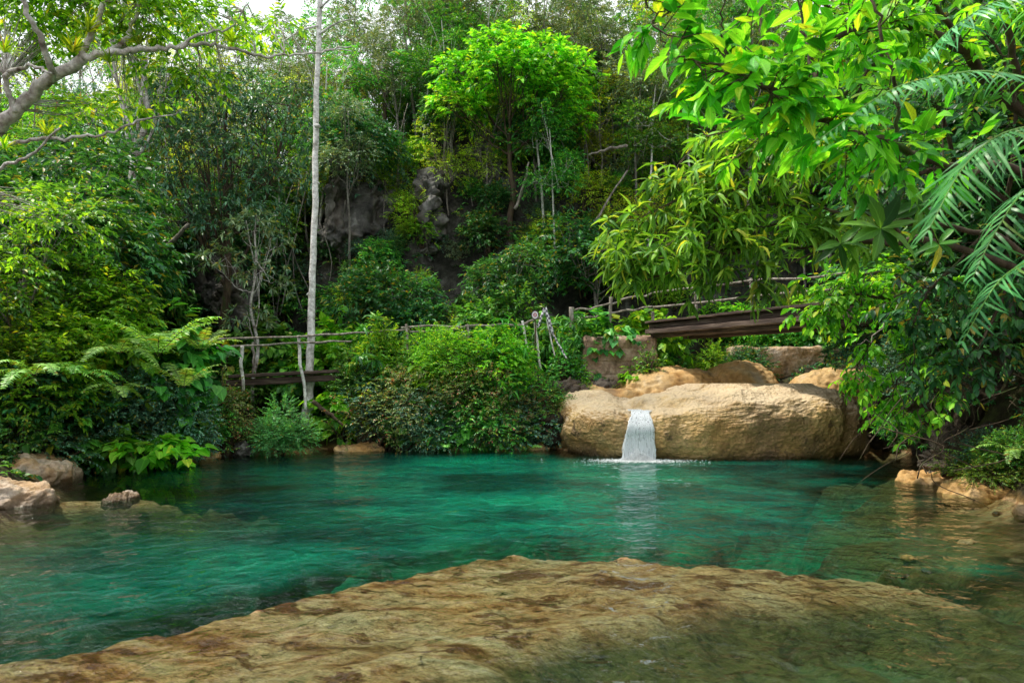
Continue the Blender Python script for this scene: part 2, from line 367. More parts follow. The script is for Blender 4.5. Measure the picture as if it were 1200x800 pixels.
def ground_z(x, y, detail=True):
    x = np.asarray(x, float); y = np.asarray(y, float); sh = x.shape
    x = np.atleast_1d(x).ravel(); y = np.atleast_1d(y).ravel()
    n1 = fbm2(x*.6, y*.6, 4, 1.5)
    d = sdf(x+.35*fbm2(x*.9, y*.9, 3, 5.1), y+.3*fbm2(x*.9, y*.9, 3, 9.4))
    # bed
    e = -d
    dep = np.interp(e, [0, .25, .8, 1.8, 3.2, 5], [0.0, .12, .35, 1.1, 1.9, 2.3])
    ys = np.interp(x, [-9, -4, -3.0, -2.25, -1.67, -1.1, -.5, .16, 1.0, 1.56, 2.3, 3.0, 3.4, 3.9, 4.5, 6], [2.6, 3.5, 3.95, 4.45, 5.15, 5.75, 6.15, 6.45, 6.4, 6.2, 6.3, 6.2, 5.7, 5.2, 5.4, 6.5])
    ys = ys+.16*fbm2(x*1.6, y*1.6, 5, 2.2, .6)
    s = y-ys
    r1 = fbm2((x*.6+y*.25)*2.6, (y-x*.45)*3.4, 4, 7.7, .6)          # streaky relief along the ledge
    r2 = fbm2(x*6, y*8, 2, 3.3)
    shelf = np.interp(s, [-9, -3, -1.6, -.9, -.1, .08, .3, .65, 1.5], [.45, .4, .2, .06, .024, .1, .42, 1.1, 2.3])
    bl = np.interp(x, [-1, 0, .9, 1.7, 2.8, 4], [4.0, 4.5, 5.0, 5.35, 5.6, 5.5])+.12*fbm2(x*1.5, y*1.5, 3, 4.9)
    basin = sstep(-.05, .42, bl-y)*sstep(-.7, .5, x-.25*fbm2(x*1.2, y*1.2, 3, 2.9))*(1+.35*fbm2(x*2, y*2, 4, 9.9))
    shelf = np.where(s < -.1, np.minimum(shelf, .1), shelf)+.3*basin+.06*sstep(3.0, 4.2, x)+.09*sstep(1.3, 2.8, x)-.034*r1-.016*r2
    shelf = np.where(s < 0, np.maximum(shelf, -.014+.3*np.minimum(shelf+.014, 0)), shelf)
    dep = np.interp(e+.5*fbm2(x*1.1, y*1.1, 4, 21.0)*np.clip(e, 0, 1), [0, .25, .8, 1.8, 3.2, 5], [0.0, .12, .35, 1.1, 1.9, 2.3])
    xr = np.interp(y, [3, 5.2, 5.9, 7, 9, 12, 14], [3.0, 3.1, 3.35, 3.7, 4.7, 6.0, 7.4])+1.3*fbm2(x*.6, y*.6, 5, 15.5)+.7*fbm2(x*1.7, y*1.7, 4, 19.5)
    right = .2+.12*sstep(2.5, .6, x-xr)+2.0*sstep(1.0, -3.0, x-xr)-.08*fbm2(x*1.8, y*1.8, 4, 6.6)
    wa = fbm2(x*.8, y*.8, 4, 25.0); sp = np.abs((y-9.9)-(x+5.4)*.2+.5*wa)+.3*n1; along = sstep(-1.6, -5.0, x+1.4*wa)
    spit = np.where(along > 0, .12+sp*.7+(1-along)*1.6, 2.3)
    smin = lambda a, b, k=.13: -k*np.log(np.exp(-a/k)+np.exp(-b/k)+1e-12)
    dep = np.minimum(smin(smin(dep, right), spit)+.06*np.clip(e*3, 0, 1), shelf)
    bed = -dep+.06*fbm2(x*1.6, y*1.6, 4, 8.8)*np.clip(dep, 0, 1)
    # banks
    H = np.interp(x, [-30, -10, -7.6, -6.9, -6.2, -4.7, -4.1, -3.4, .6, 1.5, 7.5, 8.6, 12], [1.9, 1.7, 1.3, 1.1, .35, .35, 1.4, 2.1, 2.1, 1.35, 1.35, 1.9, 3.2])
    H = np.where(y < 12, np.where(x > 0, 2.6, 1.0), H)
    steep = np.where((x > -4.6) & (x < 1.5) & (y > 12), 1.0, 0.0)
    prof = np.interp(d, [0, .2, .7, 1.6, 4], [0, .12, .45, .8, 1.05])*(1-steep)+np.interp(d, [0, .25, .6, 1.0, 4], [0, .15, .7, .95, 1.05])*steep
    bank = prof*H+np.clip(d, 0, 1)*.22*n1
    tt = np.maximum(np.maximum((y-21)-np.abs(x)*.05, (-x-11.5)*.75), np.where(x > 8.5, (x-9.3)*1.1, -9))
    tt = tt+1.3*fbm2(x*.25, y*.25, 3, 4.4)
    fac = np.interp(x, [-40, -14, -5, 12, 40], [.72, .74, 1.0, 1.05, 1.1])
    hill = np.interp(tt, [0, 1.5, 2.6, 4.5, 6, 12, 25, 45], [0, 1.0, 4.2, 6.8, 8, 12.2, 19, 27])*fac
    hill = hill+sstep(0, 3, tt)*(.9*fbm2(x*.5, y*.5, 5, 12.1)+.25*fbm2(x*2.2, y*2.2, 3, 1.1))
    land = bank+hill
    z = np.where(d < 0, bed, land+.015)
    return z.reshape(sh) if sh else float(z[0])
def gz(x, y): return float(ground_z(np.array([x]), np.array([y]))[0])

def axis(segs):
    out = []
    for a, b, st in segs: out.append(np.arange(a, b-1e-6, st))
    out.append([segs[-1][1]]); return np.concatenate(out)
gx = axis([(-80, -26, 3), (-26, -14, .5), (-14, -4, .14), (-4, 4.5, .055), (4.5, 10, .1), (10, 24, .5), (24, 80, 3)])
gy = axis([(-40, -6, 3), (-6, 3.2, .4), (3.2, 7.4, .045), (7.4, 20, .13), (20, 30, .16), (30, 44, .4), (44, 90, 2)])
GX, GY = np.meshgrid(gx, gy)
GZ = ground_z(GX, GY)
mb = MB(); nx, ny = len(gx), len(gy)
i = np.arange(ny-1)[:, None]*nx; j = np.arange(nx-1)[None]
mb.add(np.stack([GX, GY, GZ], -1).reshape(-1, 3), np.stack([i+j, i+j+1, i+nx+j+1, i+nx+j], -1).reshape(-1, 4), 0, True)
def ground_mat():
    m, nt, out = newmat('ground_surface')
    g = nd(nt, 'NewGeometry'); pos = g.outputs['Position']
    sp = nd(nt, 'SeparateXYZ'); nt.links.new(pos, sp.inputs[0]); sn = nd(nt, 'SeparateXYZ'); nt.links.new(g.outputs['Normal'], sn.inputs[0])
    z = sp.outputs[2]
    # streaks follow the ledge
    mp = nd(nt, 'Mapping'); mp.inputs['Rotation'].default_value = (0, 0, math.radians(-24)); mp.inputs['Scale'].default_value = (1.0, 2.6, 1)
    nt.links.new(pos, mp.inputs[0])
    st = noise_(nt, 1.25, 8, .7, mp.outputs[0], .6)
    st2 = noise_(nt, 9, 8, .74, mp.outputs[0], .15)
    tan = ramp(nt, st, [(.31, (.05, .018, .008)), (.38, (.2, .08, .03)), (.44, (.46, .26, .12)), (.52, (.6, .44, .25)), (.66, (.54, .48, .31))]).outputs[0]
    tan = mixc(nt, .85, tan, ramp(nt, st2, [(.36, (.3, .22, .17)), (.45, (.78, .72, .66)), (.52, (1.0, .97, .93)), (.62, (1.2, 1.18, 1.1))]).outputs[0], 'MULTIPLY')
    spk = ramp(nt, noise_(nt, 42, 4, .8, mp.outputs[0]), [(.4, (.5, .44, .4)), (.5, (1, 1, 1)), (.6, (1.25, 1.22, 1.18))]).outputs[0]
    tan = mixc(nt, .8, tan, spk, 'MULTIPLY')
    pn = math_(nt, 'MULTIPLY_ADD', noise_(nt, 14, 4, .75, mp.outputs[0]), .35, noise_(nt, 1.5, 4, .6, mp.outputs[0], .4))
    tan = mixc(nt, ramp(nt, pn, [(.74, (0, 0, 0)), (.775, (.9, .9, .9))]).outputs[0], tan, mixc(nt, 1.0, (.13, .045, .017), spk, 'MULTIPLY'))
    tan = mixc(nt, ramp(nt, noise_(nt, .7, 3, .6, pos), [(.45, (0, 0, 0)), (.62, (.55, .55, .55))]).outputs[0], tan, mixc(nt, 1.0, tan, (1.15, .88, .65), 'MULTIPLY'))
    olive = mixc(nt, .85, (.125, .125, .05), ramp(nt, st2, [(.36, (.15, .15, .1)), (.47, (.8, .8, .7)), (.62, (1.35, 1.3, 1.1))]).outputs[0], 'MULTIPLY')
    deep = mixc(nt, .92, (.008, .36, .2), ramp(nt, noise_(nt, .8, 7, .68, pos, .4), [(.38, (.05, .12, .2)), (.48, (.55, .6, .65)), (.6, (1.25, 1.2, 1.1))]).outputs[0], 'MULTIPLY')
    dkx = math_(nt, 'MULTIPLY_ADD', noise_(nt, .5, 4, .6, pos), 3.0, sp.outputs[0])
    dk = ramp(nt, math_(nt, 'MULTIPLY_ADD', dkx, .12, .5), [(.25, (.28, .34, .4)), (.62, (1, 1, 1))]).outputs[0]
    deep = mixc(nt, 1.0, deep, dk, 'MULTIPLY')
    dz = math_(nt, 'MULTIPLY_ADD', st, .12, math_(nt, 'SUBTRACT', z, .06))
    bed = mixc(nt, ramp(nt, math_(nt, 'MULTIPLY', dz, -1), [(.1, (0, 0, 0)), (.26, (1, 1, 1))]).outputs[0], tan, olive)
    bed = mixc(nt, ramp(nt, math_(nt, 'MULTIPLY', dz, -1), [(.45, (0, 0, 0)), (1.0, (1, 1, 1))]).outputs[0], bed, deep)
    # soil and litter
    sl = ramp(nt, noise_(nt, 2.5, 7, .7, pos), [(.3, (.012, .01, .006)), (.5, (.045, .035, .016)), (.62, (.07, .08, .02)), (.75, (.12, .09, .05))]).outputs[0]
    rk = ramp(nt, noise_(nt, .9, 8, .68, pos, .5), [(.36, (.008, .009, .006)), (.48, (.03, .032, .022)), (.58, (.075, .072, .06)), (.72, (.26, .255, .24))]).outputs[0]
    rk = mixc(nt, .8, rk, ramp(nt, noise_(nt, 5, 6, .7, pos, sc3=(1, 1, .35)), [(.36, (.2, .2, .2)), (.6, (1.3, 1.3, 1.3))]).outputs[0], 'MULTIPLY')
    hi = ramp(nt, z, [(0, (0, 0, 0)), (1, (1, 1, 1))])
    hz = nd(nt, 'MapRange'); hz.inputs[1].default_value = 2.2; hz.inputs[2].default_value = 3.2; nt.links.new(z, hz.inputs[0])
    slp = ramp(nt, sn.outputs[2], [(.45, (1, 1, 1)), (.8, (0, 0, 0))]).outputs[0]
    land = mixc(nt, math_(nt, 'MULTIPLY', slp, hz.outputs[0]), sl, rk)
    shore = ramp(nt, z, [(.02, (1, 1, 1)), (.16, (0, 0, 0))]).outputs[0]
    ochre = mixc(nt, .7, (.32, .2, .07), ramp(nt, st2, [(.36, (.3, .25, .2)), (.6, (1.2, 1.1, 1.0))]).outputs[0], 'MULTIPLY')
    land = mixc(nt, shore, land, ochre)
    col = mixc(nt, ramp(nt, z, [(.03, (0, 0, 0)), (.05, (1, 1, 1))]).outputs[0], bed, land)
    wetr = ramp(nt, z, [(.02, (.32, .32, .32)), (.06, (.85, .85, .85))]).outputs[0]
    b = nd(nt, 'BsdfPrincipled', Roughness=.85); nt.links.new(col, b.inputs['Base Color']); nt.links.new(wetr, b.inputs['Roughness'])
    b.inputs['Specular IOR Level'].default_value = .3
    h = math_(nt, 'ADD', noise_(nt, 8, 9, .75, pos), st2)
    bp = nd(nt, 'Bump', Strength=.8, Distance=.12); nt.links.new(h, bp.inputs['Height']); nt.links.new(bp.outputs[0], b.inputs['Normal'])
    nt.links.new(b.outputs[0], out.inputs[0]); return m
tag(link('ground', mb.mesh('ground', [ground_mat()])), 'banks, pool bed with ochre ledge and wooded hillside', kind='structure')

# ------------------------------------------------------------------ water
wx = axis([(-13, -7, .5), (-7, 7, .12), (7, 11, .4)]); wy = axis([(-7, 3, .5), (3, 8, .07), (8, 17.6, .14)])
WX, WY = np.meshgrid(wx, wy); gzz = ground_z(WX, WY)
WZ = .006*fbm2(WX*.8, WY*2.2, 3, 3.3)
mb = MB(); nx, ny = len(wx), len(wy); i = np.arange(ny-1)[:, None]*nx; j = np.arange(nx-1)[None]
mb.add(np.stack([WX, WY, WZ], -1).reshape(-1, 3), np.stack([i+j, i+j+1, i+nx+j+1, i+nx+j], -1).reshape(-1, 4), 0, True)
def water_mat():
    m, nt, out = newmat('pool_water')
    g = nd(nt, 'NewGeometry'); pos = g.outputs['Position']
    at = nd(nt, 'Attribute'); at.attribute_name = 'depth'
    sxyz = nd(nt, 'SeparateXYZ'); nt.links.new(pos, sxyz.inputs[0])
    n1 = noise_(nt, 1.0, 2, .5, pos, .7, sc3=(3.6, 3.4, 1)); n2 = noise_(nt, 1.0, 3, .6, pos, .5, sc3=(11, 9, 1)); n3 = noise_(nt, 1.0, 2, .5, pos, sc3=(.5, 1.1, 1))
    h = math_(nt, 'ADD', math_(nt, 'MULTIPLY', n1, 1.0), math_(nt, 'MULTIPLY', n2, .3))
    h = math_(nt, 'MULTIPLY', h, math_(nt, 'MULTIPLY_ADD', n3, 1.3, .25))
    bp = nd(nt, 'Bump', Strength=1.0, Distance=.085); nt.links.new(h, bp.inputs['Height'])
    fr = nd(nt, 'Fresnel', IOR=1.33); nt.links.new(bp.outputs[0], fr.inputs['Normal'])
    gl = nd(nt, 'BsdfGlossy', Roughness=.02); nt.links.new(bp.outputs[0], gl.inputs['Normal'])
    tr = nd(nt, 'BsdfTransparent'); tr.inputs[0].default_value = (.86, .97, .9, 1)
    df = nd(nt, 'BsdfDiffuse')
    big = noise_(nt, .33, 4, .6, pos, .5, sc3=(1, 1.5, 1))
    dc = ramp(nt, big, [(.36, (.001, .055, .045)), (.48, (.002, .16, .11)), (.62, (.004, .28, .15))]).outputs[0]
    rp = ramp(nt, math_(nt, 'MULTIPLY_ADD', n2, .45, math_(nt, 'MULTIPLY', n1, .55)), [(.38, (.7, .73, .76)), (.5, (.95, .95, .95)), (.62, (1.2, 1.18, 1.12))]).outputs[0]  # light and dark of light bent by ripples, painted into the water colour
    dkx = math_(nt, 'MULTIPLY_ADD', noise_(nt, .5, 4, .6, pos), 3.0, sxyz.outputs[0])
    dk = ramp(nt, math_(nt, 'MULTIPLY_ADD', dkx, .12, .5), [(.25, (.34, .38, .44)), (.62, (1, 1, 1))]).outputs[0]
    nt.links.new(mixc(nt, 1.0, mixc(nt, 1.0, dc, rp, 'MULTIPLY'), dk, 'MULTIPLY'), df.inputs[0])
    mu = math_(nt, 'SUBTRACT', 1.0, math_(nt, 'EXPONENT', math_(nt, 'MULTIPLY', math_(nt, 'POWER', at.outputs['Fac'], 1.8), -.9)))
    mu = math_(nt, 'MULTIPLY', mu, .62)
    m1 = nd(nt, 'MixShader'); nt.links.new(mu, m1.inputs[0]); nt.links.new(tr.outputs[0], m1.inputs[1]); nt.links.new(df.outputs[0], m1.inputs[2])
    m2 = nd(nt, 'MixShader'); nt.links.new(fr.outputs[0], m2.inputs[0]); nt.links.new(m1.outputs[0], m2.inputs[1]); nt.links.new(gl.outputs[0], m2.inputs[2])
    nt.links.new(m2.outputs[0], out.inputs[0]); return m
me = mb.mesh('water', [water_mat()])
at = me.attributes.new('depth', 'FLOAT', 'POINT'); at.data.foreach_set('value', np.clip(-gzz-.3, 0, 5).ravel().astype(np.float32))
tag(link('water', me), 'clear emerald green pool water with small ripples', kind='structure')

# ------------------------------------------------------------------ rocks
def rock(name, c, r, mat, seed, amp=.25, freq=1.2, pw=2.6, res=(90, 60), fine=.02, rot=0.0, flat=0.0, crag=False):
    th, ph = np.meshgrid(np.linspace(0, 2*np.pi, res[0], endpoint=False), np.linspace(-np.pi/2, np.pi/2, res[1]))
    f = lambda a: np.sign(a)*np.abs(a)**(2/pw)
    d = np.stack([f(np.cos(ph))*f(np.cos(th)), f(np.cos(ph))*f(np.sin(th)), f(np.sin(ph))], -1)
    r = np.array(r, float); p = d*r
    nrm = unit(d/r)
    if crag:
        q = p*freq/r.mean()+seed; q = q+.25*fbm(q*1.5, 2)[..., None]
        a1 = perlin(q*[1, 1, .7]); a2 = perlin(q*2.3+7); a3 = perlin(q*5.1+3)
        st_ = lambda a, m: (np.floor(a*m)+sstep(.72, 1, a*m-np.floor(a*m)))/m
        p = p+nrm*(r.mean()*(.5*st_(a1, 3.)+.22*st_(a2, 3.)+.07*st_(a3, 4.)))[..., None]+.02*fbm(p*7, 3)[..., None]
    else: p = p+nrm*(amp*fbm(p*freq/r.mean()+seed, 4)[..., None]*r.mean()+fine*fbm(p*9+seed, 3)[..., None])
    ca, sa = math.cos(rot), math.sin(rot)
    p = p@np.array([[ca, sa, 0], [-sa, ca, 0], [0, 0, 1]])
    a, b = res; i = np.arange(b-1)[:, None]*a; j = np.arange(a)[None]; j2 = (j+1) % a
    mb = MB(); mb.add(p.reshape(-1, 3), np.stack([i+j, i+j2, i+a+j2, i+a+j], -1).reshape(-1, 4), 0, True)
    return link(name, mb.mesh(name, [mat]), loc=tuple(c))

# great travertine boulder
def boulder():
    nt_, npz = 620, 260
    th = np.linspace(0, 2*np.pi, nt_, endpoint=False)
    prof_r = np.array([.80, .9, .955, .985, 1.0, .995, .975, .93, .86, .72, .5, .25, .0])
    prof_z = np.array([-.45, -.2, .06, .24, .44, .62, .78, .92, 1.0, 1.05, 1.1, 1.14, 1.15])
    tt = np.linspace(0, 1, npz); k = np.linspace(0, 1, len(prof_r))
    cr = np.interp(tt, k, prof_r); cz = np.interp(tt, k, prof_z)
    ker = np.ones(17)/17
    pad = lambda a: np.concatenate([np.full(8, a[0]), a, np.full(8, a[-1])])
    cr = np.convolve(pad(cr), ker, 'valid'); cz = np.convolve(pad(cz), ker, 'valid'); cr[-1] = 0
    pw = 2.9; f = lambda a, q: np.sign(a)*np.abs(a)**(2/q)
    X = f(np.cos(th), pw)*3.52; Y = f(np.sin(th), 2.5)*2.25
    px = 4.68+X[None]*cr[:, None]; py = 16.55+Y[None]*cr[:, None]
    zs = np.interp(px, [1.0, 1.5, 2.2, 2.65, 3.1, 3.9, 4.7, 5.8, 6.9, 7.8, 8.2], [.98, 1.06, 1.05, .96, 1.0, 1.1, 1.27, 1.36, 1.36, 1.26, 1.08])
    pz = np.where(cz[:, None] > 0, cz[:, None]*zs, cz[:, None])
    back = sstep(14.6, 18.0, py); pz = pz+np.where(cz[:, None] > .7, back*.28, 0)
    p = np.stack([px, py, pz], -1)
    # normals by differences
    du = np.roll(p, -1, 1)-np.roll(p, 1, 1); dv = np.gradient(p, axis=0); n = unit(np.cross(du, dv)+1e-9)
    big = fbm(p*.55+3.1, 3)*.22
    # bulges separated by soft grooves on the front face
    grooves = -.09*np.exp(-((px-2.66)/.26)**2)*sstep(.3, .9, pz)-.11*np.exp(-((px-7.25-.25*(pz-.6))/.13)**2)-.05*np.exp(-((px-4.0-.3*pz)/.3)**2)
    face = sstep(.98, .8, n[..., 2])
    wob = p+.07*np.stack([fbm(p*2.2, 2), fbm(p*2.2+9, 2), fbm(p*2.2+21, 2)], -1)
    scal = .8*np.abs(perlin(wob*np.array([6.5, 6.5, 8.5])))+.75*np.abs(perlin(wob*np.array([12, 12, 14.])+5))+.4*np.abs(perlin(wob*26+9))
    med = fbm(p*1.9+7, 3)*.05
    pits = -np.clip(perlin(p*np.array([2.6, 2.6, 3.6])+33)-.55, 0, 1)*.35
    disp = big+med+grooves*np.where(py < 16.5, 1, 0)+face*(.034*scal-.017)+(1-face)*.02*fbm(p*5, 3)+pits*face
    p = p+n*disp[..., None]
    p[..., 2] = np.minimum(p[..., 2], 1.62)
    a, b = nt_, npz; i = np.arange(b-1)[:, None]*a; j = np.arange(a)[None]; j2 = (j+1) % a
    mb = MB(); mb.add(p.reshape(-1, 3), np.stack([i+j, i+j2, i+a+j2, i+a+j], -1).reshape(-1, 4), 0, True)
    o = link('boulder', mb.mesh('boulder', [RM['trav']])); return o, p
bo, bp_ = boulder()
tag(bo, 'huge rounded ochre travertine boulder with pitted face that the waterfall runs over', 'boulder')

rocks = [
 ('shore_ledge', (-7.9, 13.75, .0), (.75, .3, .13), 'trav2', 'low ochre ledge at waterline under the large leaved plants, nearest the left rocks'),
 ('shore_ledge', (-6.95, 14.75, .0), (.6, .25, .12), 'trav2', 'low ochre ledge at waterline left of the grey stone'),
 ('shore_ledge', (-5.2, 15.95, -.01), (.5, .25, .1), 'trav2', 'low ochre ledge at waterline right of the fine leaved shrub'),
 ('shore_ledge', (-3.7, 16.5, -.01), (.6, .3, .13), 'trav2', 'low ochre ledge under the left part of the vine bank'),
 ('shore_ledge', (-.9, 16.75, -.01), (.7, .3, .11), 'trav2', 'low ochre ledge under the middle of the vine bank'),
 ('shore_ledge', (.35, 16.85, -.01), (.6, .3, .12), 'trav2', 'low ochre ledge between the vine bank and the boulder'),
 ('travertine_mound', (4.35, 18.7, .75), (1.5, 1.1, 1.3), 'trav2', 'smooth orange rock mound behind the boulder, below left end of plank bridge'),
 ('travertine_mound', (6.3, 18.9, .75), (1.05, 1.0, 1.4), 'trav2', 'smooth rounded orange rock left of the dark water chute'),
 ('travertine_mound', (8.7, 18.5, .6), (1.4, 1.1, 1.35), 'trav2', 'smooth orange rock right of the dark water chute'),
 ('travertine_mound', (2.4, 18.0, .6), (1.3, .9, .9), 'trav2', 'low pale rock hump between mossy bank and the boulder'),
 ('wet_rock', (7.3, 20.0, .9), (.8, .4, .95), 'mossy', 'dark wet rock at the back of the small chute'),
 ('shore_rock', (-6.95, 9.2, -.02), (.72, .5, .27), 'pink', 'large pinkish rock on left shore nearest the camera, orange stained foot'),
 ('shore_rock', (-8.1, 11.0, .05), (.95, .8, .36), 'pink', 'flat sloping pink rock on left shore behind the orange stained one'),
 ('shore_rock', (-5.5, 9.6, -.03), (.28, .18, .085), 'pink', 'small pinkish white rock poking out of shallow water near left shore'),
 ('shore_stone', (-6.05, 15.4, .08), (.22, .2, .2), 'grey', 'small pale grey stone at the foot of the fine leaved shrub'),
 ('corner_rock', (7.15, 11.3, -.03), (.75, .5, .17), 'trav2', 'low ochre rock under the mossy right bank, farthest into the pool'),
 ('corner_rock', (7.0, 10.2, -.03), (.7, .5, .19), 'trav2', 'low ochre rock under the mossy right bank, middle of three'),
 ('corner_rock', (6.55, 8.25, .0), (.4, .35, .14), 'trav2', 'flat ochre rock cut by the right picture edge'),
]
for k, (nm, c, r, mt, lb) in enumerate(rocks):
    o = rock(nm, c, r, RM[mt], seed=(k-6)*5.7+1, pw=3.0 if nm in ('travertine_mound', 'shore_ledge') else 2.5, amp=.2 if k > 10 or k < 6 else .12, freq=1.4 if k > 10 else 1.1, rot=(k-6)*.7 if k > 10 else .1, res=(150, 90), fine=.035)
    tag(o, lb, 'rock')
# dark recess rocks at right behind boulder
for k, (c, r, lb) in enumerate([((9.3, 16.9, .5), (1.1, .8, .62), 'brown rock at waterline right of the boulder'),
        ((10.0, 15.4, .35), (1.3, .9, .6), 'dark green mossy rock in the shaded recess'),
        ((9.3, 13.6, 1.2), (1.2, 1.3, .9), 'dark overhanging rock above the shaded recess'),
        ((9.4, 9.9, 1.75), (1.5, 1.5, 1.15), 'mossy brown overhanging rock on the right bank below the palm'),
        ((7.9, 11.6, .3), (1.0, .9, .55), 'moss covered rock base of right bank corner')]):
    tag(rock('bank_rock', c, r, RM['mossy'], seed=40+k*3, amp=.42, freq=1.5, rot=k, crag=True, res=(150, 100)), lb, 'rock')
# grey limestone outcrops on the hillside
for k, (u, v, Y, r, lb) in enumerate([(578, 205, 25.9, (1.2, .5, 1.3), 'grey limestone outcrop behind the trunk of the bright umbrella shaped tree'),
        (545, 190, 26.6, (.7, .4, 1.2), 'narrow grey limestone outcrop left of the bright tree trunk'),
        (420, 255, 24.9, (1.5, .45, 1.9), 'large dark grey cliff face right of the tall white trunk'),
        (250, 330, 22.4, (1.8, .6, 2.0), 'dark grey cliff face left of the slender bridge tree'),
        (505, 262, 25.0, (1.5, .45, 1.6), 'grey cliff face left of centre above the vine bank'),
        (270, 355, 20.8, (.9, .6, .9), 'low grey rock face behind the left foot bridge')]):
    tag(rock('cliff_rock', P(u, v, Y), r, RM['grey'], seed=80+k*3, amp=.5, freq=1.5, rot=k*.4, crag=True, pw=3.2, res=(200, 140)), lb, 'rock')
# sunken stones and wood in the shallows
rg = np.random.default_rng(8)
for k in range(8):
    Y = rg.uniform(5.6, 10); x = rg.uniform(.53, .74)*Y; r = rg.uniform(.04, .08); zb = gz(x, Y)
    tag(rock('sunken_stone', (x, Y, zb+r*.1), (r*1.3, r, r*.5), RM['mossy'] if k % 3 else RM['trav2'], seed=200+k, amp=.25, freq=1.2, res=(36, 22), rot=k), 'small smooth stone lying on the shallow bed at right', 'stone', 'sunken stones in the right shallows')
for k, (pts, r, lb) in enumerate([([(.75, 3.62, 0), (.95, 3.85, .03), (1.12, 3.98, .05), (1.28, 3.9, .02)], .045, 'dark sunken branch stub in the shallows at the bottom centre right'), ([(2.75, 3.9, 0), (2.95, 4.15, .06), (3.0, 4.5, .05), (3.12, 4.75, 0)], .05, 'dark sunken branch in the shallows at bottom right')]):
    c = np.array([pts[0][0], pts[0][1], gz(pts[0][0], pts[0][1])]); T = MB(); tube(T, smooth_path([np.array([p[0]-c[0], p[1]-c[1], gz(p[0], p[1])-c[2]+p[2]]) for p in pts], 6, .008), [r*.6, r, r*.8, r*.3], 8, rough=.12)
    tag(link('sunken_branch', T.mesh('sunken_branch', [BM['brown']]), loc=tuple(c)), lb, 'branch')
# soft mossy bank humps between sign and boulder
for k, (c, r, lb) in enumerate([((1.35, 17.6, 1.15), (.7, .5, .5), 'moss covered hump left of the travertine boulder'),
        ((2.3, 18.3, 1.25), (.6, .5, .45), 'mossy hump at the foot of the stone block wall'),
        ((.9, 17.35, .6), (.8, .5, .55), 'mossy green rock at waterline left of the boulder')]):
    tag(rock('mossy_rock', c, r, RM['mossy'], seed=140+k*3, amp=.35, freq=1.8, rot=k, fine=.04), lb, 'rock')

# ------------------------------------------------------------------ block wall, weir wall
def bump_box(name, lo, hi, mat, n=(40, 14, 24), amp=.03, freq=2.0, seed=0.0, rot=0.0, joints=None):
    "a worn block: box with displaced, softened faces"
    lo = np.array(lo, float); hi = np.array(hi, float); ctr = (lo+hi)/2; hf = (hi-lo)/2
    mb = MB()
    for ax in range(3):
        a1, a2 = [(1, 2), (2, 0), (0, 1)][ax]
        for sg in (-1, 1):
            A, B = np.meshgrid(np.linspace(-1, 1, n[a1]), np.linspace(-1, 1, n[a2]))
            q = np.zeros(A.shape+(3,)); q[..., a1] = A*hf[a1]; q[..., a2] = B*hf[a2]; q[..., ax] = sg*hf[ax]
            rr = min(hf)*.22; core = np.clip(q, -(hf-rr), hf-rr); d = unit(q-core); q = core+d*rr
            q = q+d*(amp*fbm((q+ctr)*freq+seed, 4))[..., None]
            if joints:
                zz = q[..., 2]; xx = q[..., 0]
                row = np.floor((zz+9)/joints[1]); jz = np.abs((zz+9)/joints[1]-row-.5)*2
                jx = (xx+9)/joints[0]+.5*(row % 2); jx = np.abs(jx-np.floor(jx)-.5)*2
                g = np.maximum(sstep(.9, 1, jz), sstep(.94, 1, jx)); q = q-d*(g*.045)[..., None]
            i = np.arange(n[a2]-1)[:, None]*n[a1]; j = np.arange(n[a1]-1)[None]
            f = np.stack([i+j, i+j+1, i+n[a1]+j+1, i+n[a1]+j], -1).reshape(-1, 4)
            if sg < 0: f = f[:, ::-1]
            mb.add(q.reshape(-1, 3), f, 0, True)
    return link(name, mb.mesh(name, [mat]), loc=tuple(ctr), rot=(0, 0, rot))
tag(bump_box('block_wall', (1.95, 18.9, 1.5), (4.05, 20.4, 2.95), RM['concrete'], n=(110, 40, 70), amp=.05, joints=(.62, .36)), 'old brown masonry abutment of large blocks under the left end of plank bridge', 'wall')
tag(bump_box('weir_wall', (6.6, 20.4, 1.75), (10.2, 21.1, 2.72), RM['pink'], n=(90, 20, 30), amp=.06, seed=4), 'low weathered stone wall behind the boulder, under the plank bridge', 'wall')
tag(bump_box('stone_slab', (3.0, 20.3, 2.9), (3.9, 20.9, 3.22), RM['concrete'], n=(40, 30, 16), amp=.05, seed=9), 'small mossy stone block on top of the masonry abutment', 'stone')

